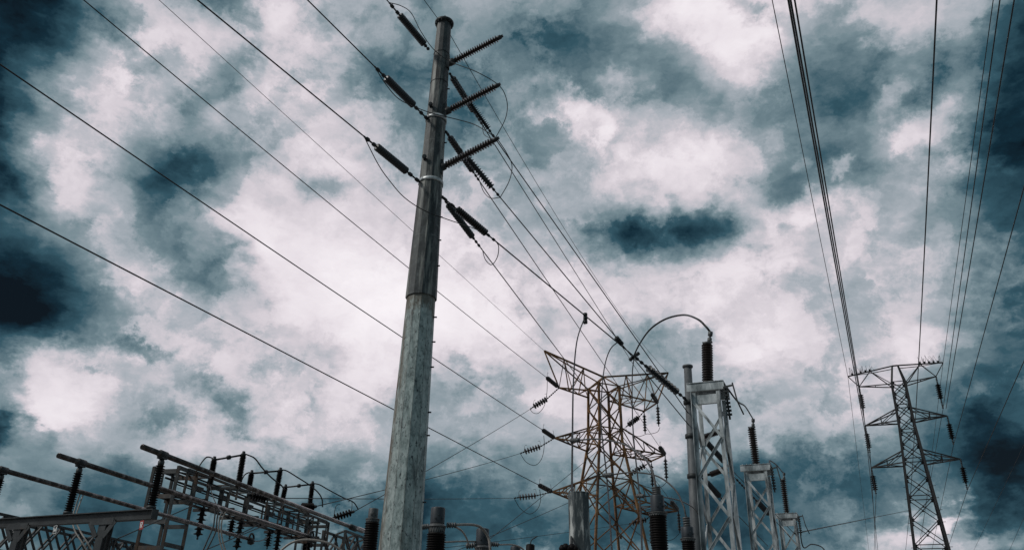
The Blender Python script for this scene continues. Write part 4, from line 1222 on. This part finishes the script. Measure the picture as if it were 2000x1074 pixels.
# ------------------------------------------------------------------ bus pipes on post insulators (lower left)
ZB = 5.3
b1a, b1b = atz(278, 872, ZB), atz(708, 1037, ZB)
bd = (b1b - b1a).normalized()
def pipe(label, a, b, r):
    t = thing('bus_pipe', label, 'bus pipe', a)
    d = (b - a).normalized(); L = (b - a).length
    m = MB(); m.lathe(a, b, [(0, r * .72), (.001, r), (L * .5, r), (L, r)], 18)
    m.build('tube', M['bus'], t)
    m = MB(); m.lathe(a - d * .004, a + d * .003, [(0, r * .74), (.007, r * .74)], 18); m.build('end_shade_disc', M['black_porcelain'], t)  # flat black disc painted as the shade inside the hollow pipe
    return t
RB = .055
b2a = atz(114, 889, ZB); b2b = at(598, 1052, 1); 
def pipe_end(a, px): # point on a horizontal line a + bd*s nearest to pixel
    return on_line(a, a + bd * 10, *px)
b2e = pipe_end(b2a, (602, 1054))
b3a = atz(0, 916, ZB) - bd * .9
b3e = pipe_end(b3a, (482, 1066))
P1 = pipe('thick bus pipe nearest the tall pole, highest of three parallel pipes', b1a, b1b, RB)
P2 = pipe('middle of three parallel bus pipes, starting beside the second black post', b2a, b2e, RB)
P3 = pipe('outermost of three parallel bus pipes, entering from the left edge', b3a, b3e, RB)
PIP = []
for k, (a, px, lab) in enumerate(((b1a, (318, 888), 'black post insulator at the right end of the support beam'), (b2a, (157, 907), 'black post insulator in the middle of the support beam'), (b3a, (6, 918), 'black post insulator cut by the left edge'))):
    c = pipe_end(a, px)
    hgt = c.z - vert(c, px[1] + 103).z
    base = c - Vector((0, 0, 1.06))
    t = thing('post_insulator', lab, 'insulator', base, 'post insulators carrying the bus pipes')
    m = MB(); bells(m, base + Vector((0, 0, .05)), base + Vector((0, 0, .85)), 17, .092, .058, 'shed', 20); m.build('sheds', M['black_porcelain'], t)
    m = MB(); m.lathe(base + Vector((0, 0, .85)), base + Vector((0, 0, 1.02)), [(0, .056), (.02, .062), (.08, .062), (.09, .048), (.15, .048), (.17, .025)], 16); m.build('cap', M['dgalv'], t)
    m = MB(); m.lathe(c - bd * .11, c + bd * .11, [(0, RB + .003), (.01, RB + .022), (.21, RB + .022), (.22, RB + .003)], 18)
    m.bar(c - bd * .08 - Vector((0, 0, .075)), c + bd * .08 - Vector((0, 0, .075)), .13, .03); m.build('pipe_clamp', M['dgalv'], t)
    m = MB(); m.lathe(base, base + Vector((0, 0, .06)), [(0, .09), (.045, .09), (.06, .065)], 16); m.build('base_flange', M['dgalv'], t)
    PIP.append((base, c))
bdir = (PIP[0][0] - PIP[2][0]); blen = bdir.length; bdir = bdir.normalized()
zt = PIP[0][0].z - .012
def BP(s, dz=0): q = PIP[0][0] - bdir * s; return Vector((q.x, q.y, zt + dz))
fr = thing('support_frame', 'dark steel beam on two gusseted columns carrying the black post insulators', 'frame', (BP(1).x, BP(1).y, 0))
m = MB()
m.bar(BP(-.12, -.01), BP(blen + 2, -.01), .16, .02)
m.bar(BP(-.12, -.095), BP(blen + 2, -.095), .02, .15)
m.bar(BP(-.12, -.18), BP(blen + 2, -.18), .16, .02)
m.bar(BP(-.122, -.095), BP(-.134, -.095), .16, .19)
m.build('beam', M['dgalv'], fr)
def s_at(px):
    return min(range(0, 400), key=lambda q: abs(proj(BP(q * .02, -.19))[0] - px)) * .02
for px in (210, 45):
    s = s_at(px)
    q = BP(s, -.192)
    m = MB(); m.bar(Vector((q.x, q.y, 0)), q, .02, .16, bdir)
    n2 = Vector((-bdir.y, bdir.x, 0))
    for sg in (-1, 1): m.bar(Vector((q.x, q.y, 0)) + bdir * (sg * .1), q + bdir * (sg * .1), .02, .22, bdir) if False else m.bar(Vector((q.x, q.y, 0)) + n2 * (sg * .09), q + n2 * (sg * .09), .19, .02, n2)
    m.build('column', M['dgalv'], fr)
    m = MB()
    for sg in (-1, 1):
        a, b = q + bdir * (sg * .1) - Vector((0, 0, .3)) - n2 * .11, q + bdir * (sg * .34) - Vector((0, 0, .01)) - n2 * .11
        m.bar(a, b, .1, .016, n2)
    m.bar(q - Vector((0, 0, .01)) - n2 * .115 - bdir * .3, q - Vector((0, 0, .01)) - n2 * .115 + bdir * .3, .016, .12)
    m.build('gusset', M['dgalv'], fr)
# phase plates hung under the beam
def plate(label, px, py, letter, matp, h=.17, w=.095):
    s = s_at(px)
    q = BP(s, -.192)
    v = vert(q, py)
    n2 = Vector((-bdir.y, bdir.x, 0))
    if n2.y > 0: n2 = -n2
    c = Vector((q.x, q.y, q.z - .03 - h / 2)) + n2 * .1
    t = thing('phase_sign', label, 'sign', c)
    tilt = Matrix.Rotation(math.radians(8), 3, n2)
    def L(x, z): return c + tilt @ (bdir * x * .7 + Vector((0, 0, z)) * .72)
    m = MB(); m.bar(L(0, -h / 2), L(0, h / 2), .008, w, bdir) if False else None
    pm = MB(); pm.bar(L(0, -h / 1.44), L(0, h / 1.44), w, .008, n2)
    pm.build('plate', M[matp], t)
    hm = MB(); hm.bar(L(0, h / 1.44), Vector((q.x, q.y, q.z)) + n2 * .1, .02, .012, n2); hm.build('hanger', M['dgalv'], t)
    f = n2 * .007
    lm = MB()
    def stroke(a, b, ww=.016): lm.bar(L(*a) + f, L(*b) + f, ww, .004, n2)
    if letter == 'R':
        stroke((-.03, -.075), (-.03, .075)); stroke((-.022, .067), (.022, .067)); stroke((.03, .075), (.03, .0)); stroke((-.022, .002), (.022, .002)); stroke((.0, -.006), (.032, -.075))
    else:
        stroke((-.045, .06), (-.025, -.06), .013); stroke((-.025, -.06), (0, .03), .012); stroke((0, .03), (.025, -.06), .012); stroke((.025, -.06), (.045, .06), .013)
        for a, b in (((-.062, -.11), (-.062, .11)), ((.062, -.11), (.062, .11)), ((-.057, .107), (.057, .107)), ((-.057, -.107), (.057, -.107))): stroke(a, b, .009)
    lm.build('letter', M['letter'], t)
plate('red plate lettered R hanging near the right end of the support beam', 288, 1022, 'R', 'red_sign')
plate('black plate with white border lettered W hanging under the support beam', 120, 1030, 'W', 'dark_sign')
# pale cables
y2 = PIP[1][1].y
cc = pipe_end(b3a, (155, 966))
loop('pale cable hanging left of its twin below the support beam', [cc] + pxs([(149, 985, cc.y), (142, 1012, cc.y - .1), (146, 1035, cc.y - .2), (160, 1058, cc.y - .3), (172, 1078, cc.y - .3)]), .018, mat='light_cable', name='drop_cable')
loop('pale cable hanging right of its twin below the support beam', [cc + bd * .12] + pxs([(155, 985, cc.y), (148, 1012, cc.y - .1), (156, 1035, cc.y - .2), (168, 1055, cc.y - .3), (182, 1078, cc.y - .3)]), .018, mat='light_cable', name='drop_cable')
cc = pipe_end(b2a, (428, 1004))
for k, (seq, mt, lb) in enumerate(((((419, 1012), (416, 1030), (405, 1055), (394, 1080)), 'alu_cable', 'leftmost of four cables hanging from the middle bus pipe'), (((424, 1012), (422, 1035), (412, 1058), (400, 1080)), 'alu_cable', 'second from left of four cables hanging from the middle bus pipe'),
                       (((429, 1012), (427, 1035), (430, 1058), (437, 1080)), 'light_cable', 'pale inner cable of four hanging from the middle bus pipe'), (((435, 1010), (432, 1033), (435, 1055), (442, 1080)), 'light_cable', 'pale rightmost cable of four hanging from the middle bus pipe'))):
    p = cc + bd * (.18 * (k - 1.5))
    loop(lb, [p] + pxs([(x, y_, p.y) for x, y_ in seq]), .02, mat=mt, name='drop_cable')
# ringed ends of pipes 2 and 3
for e, lb in ((b3e, 'ring fitting closing the outermost bus pipe'), (b2e, 'ring fitting closing the middle bus pipe')):
    m = MB()
    c = e + bd * .12 + Vector((0, 0, .05))
    ring = [c + bd * (.14 * math.cos(a)) + Vector((0, 0, .14 * math.sin(a))) for a in [2 * math.pi * q / 20 for q in range(21)]]
    m.tube(ring, .035, 8)
    m.lathe(e - bd * .05, e + bd * .2, [(0, RB * 1.1), (.05, RB * 1.25), (.2, RB * 1.25), (.25, RB * .6)], 12)
    m.lathe(c - Vector((.1, 0, .12)), c + Vector((.1, 0, -.1)), [(0, .08), (.1, .12), (.2, .08)], 10)
    tag(m.build('ring_fitting', M['fitting']), lb, 'fitting')
tap('pale conductor arching low over the end of the middle bus pipe', pxs([(540, 1085, 22), (556, 1068, 22), (575, 1057, 22), (602, 1053, 22), (636, 1058, 22), (656, 1067, 22), (676, 1082, 22)]), .032, 'light_cable', 'arched_conductor')
c = pipe_end(b1a, (690, 1030))
tag(MB().lathe(c - bd * .2, c + bd * .2, [(0, RB), (.02, RB + .03), (.38, RB + .03), (.4, RB)], 14).build('coupler', M['dgalv']), 'dark coupler sleeve near the far end of the highest bus pipe', 'fitting')
wire('thin control rod line slanting under the gantry from the red sign', at(228, 1052, 22), at(404, 975, 27), .016)
wire('thin guy line slanting beneath the gantry columns', at(385, 1080, 24), at(520, 1024, 29), .016)

for lab_, p0_, p1_, sg in (('thin sagging wire from the first switch foot down to the middle bus pipe', at(410, 948, GP(1, 0, GZ).y), at(436, 1003, 19.5), .1),
                        ('thin sagging wire from the second switch foot down to a hanging disc string', at(486, 958, GP(5, 0, GZ).y), at(473, 1020, GP(4, 0, GZ).y), .1),
                        ('thin wire slanting from the second hanging string up to the gantry lower chord', at(462, 1044, 27), at(519, 1013, 29), .05),
                        ('thin wire slanting from the ringed bus end towards the fourth hanging string', at(496, 1056, 24), at(524, 1048, 30), .05),
                        ('thin wire sagging between the fifth and sixth hanging strings', at(545, 1046, 31), at(598, 1042, 33), .15)):
    wire(lab_, p0_, p1_, .016, sag=sg)
# far gantries low on the left and by the pole
def lattice_beam(label, a, b, h, w, n, mat, bar, legs=()):
    t = thing('gantry', label, 'gantry', (a.x, a.y, 0))
    d = (b - a); d.z = 0; d.normalize(); s = Vector((-d.y, d.x, 0))
    m = MB()
    for c in (0, w):
        for z in (0, -h): m.bar(a + s * c + Vector((0, 0, z)), b + s * c + Vector((0, 0, z)), bar * 1.4)
    m.build('chords', M[mat], t)
    m = MB()
    for i in range(n):
        p, q = a.lerp(b, i / n), a.lerp(b, (i + 1) / n)
        for c in (0, w):
            o = s * c; dz = Vector((0, 0, -h))
            m.bar(p + o, q + o + dz, bar); m.bar(p + o + dz, q + o, bar)
        m.bar(p, q + s * w, bar)
    m.build('lattice', M[mat], t)
    for f in legs:
        m = MB(); p = a.lerp(b, f); L = 1.0
        for c in (0, w):
            for e in (-.5, .5):
                q = p + s * c + d * e; m.bar(Vector((q.x, q.y, 0)), q, bar * 1.4)
        z = 0
        while z < p.z - .9:
            for c in (0, w):
                q0, q1 = p + s * c - d * .5, p + s * c + d * .5
                m.bar(Vector((q0.x, q0.y, z)), Vector((q1.x, q1.y, z + .9)), bar); m.bar(Vector((q1.x, q1.y, z)), Vector((q0.x, q0.y, z + .9)), bar)
            z += .9
        m.build('lattice_column', M[mat], t)
    return t
a = atz(95, 1024, 5.4); b = pipe_end(a, (300, 1072)); 
lattice_beam('dark lattice gantry low behind the support frame, lower left corner', a - bd * 4, b + bd * 3, 1.0, 1.0, 16, 'dgalv', .055, (.12, .62))
a = atz(674, 1036, 5.6)
lattice_beam('small pale lattice column beside the black bushing left of the tall pole', a, a + bd * 2.6, .9, .8, 3, 'gantry', .05, (.2, .8))
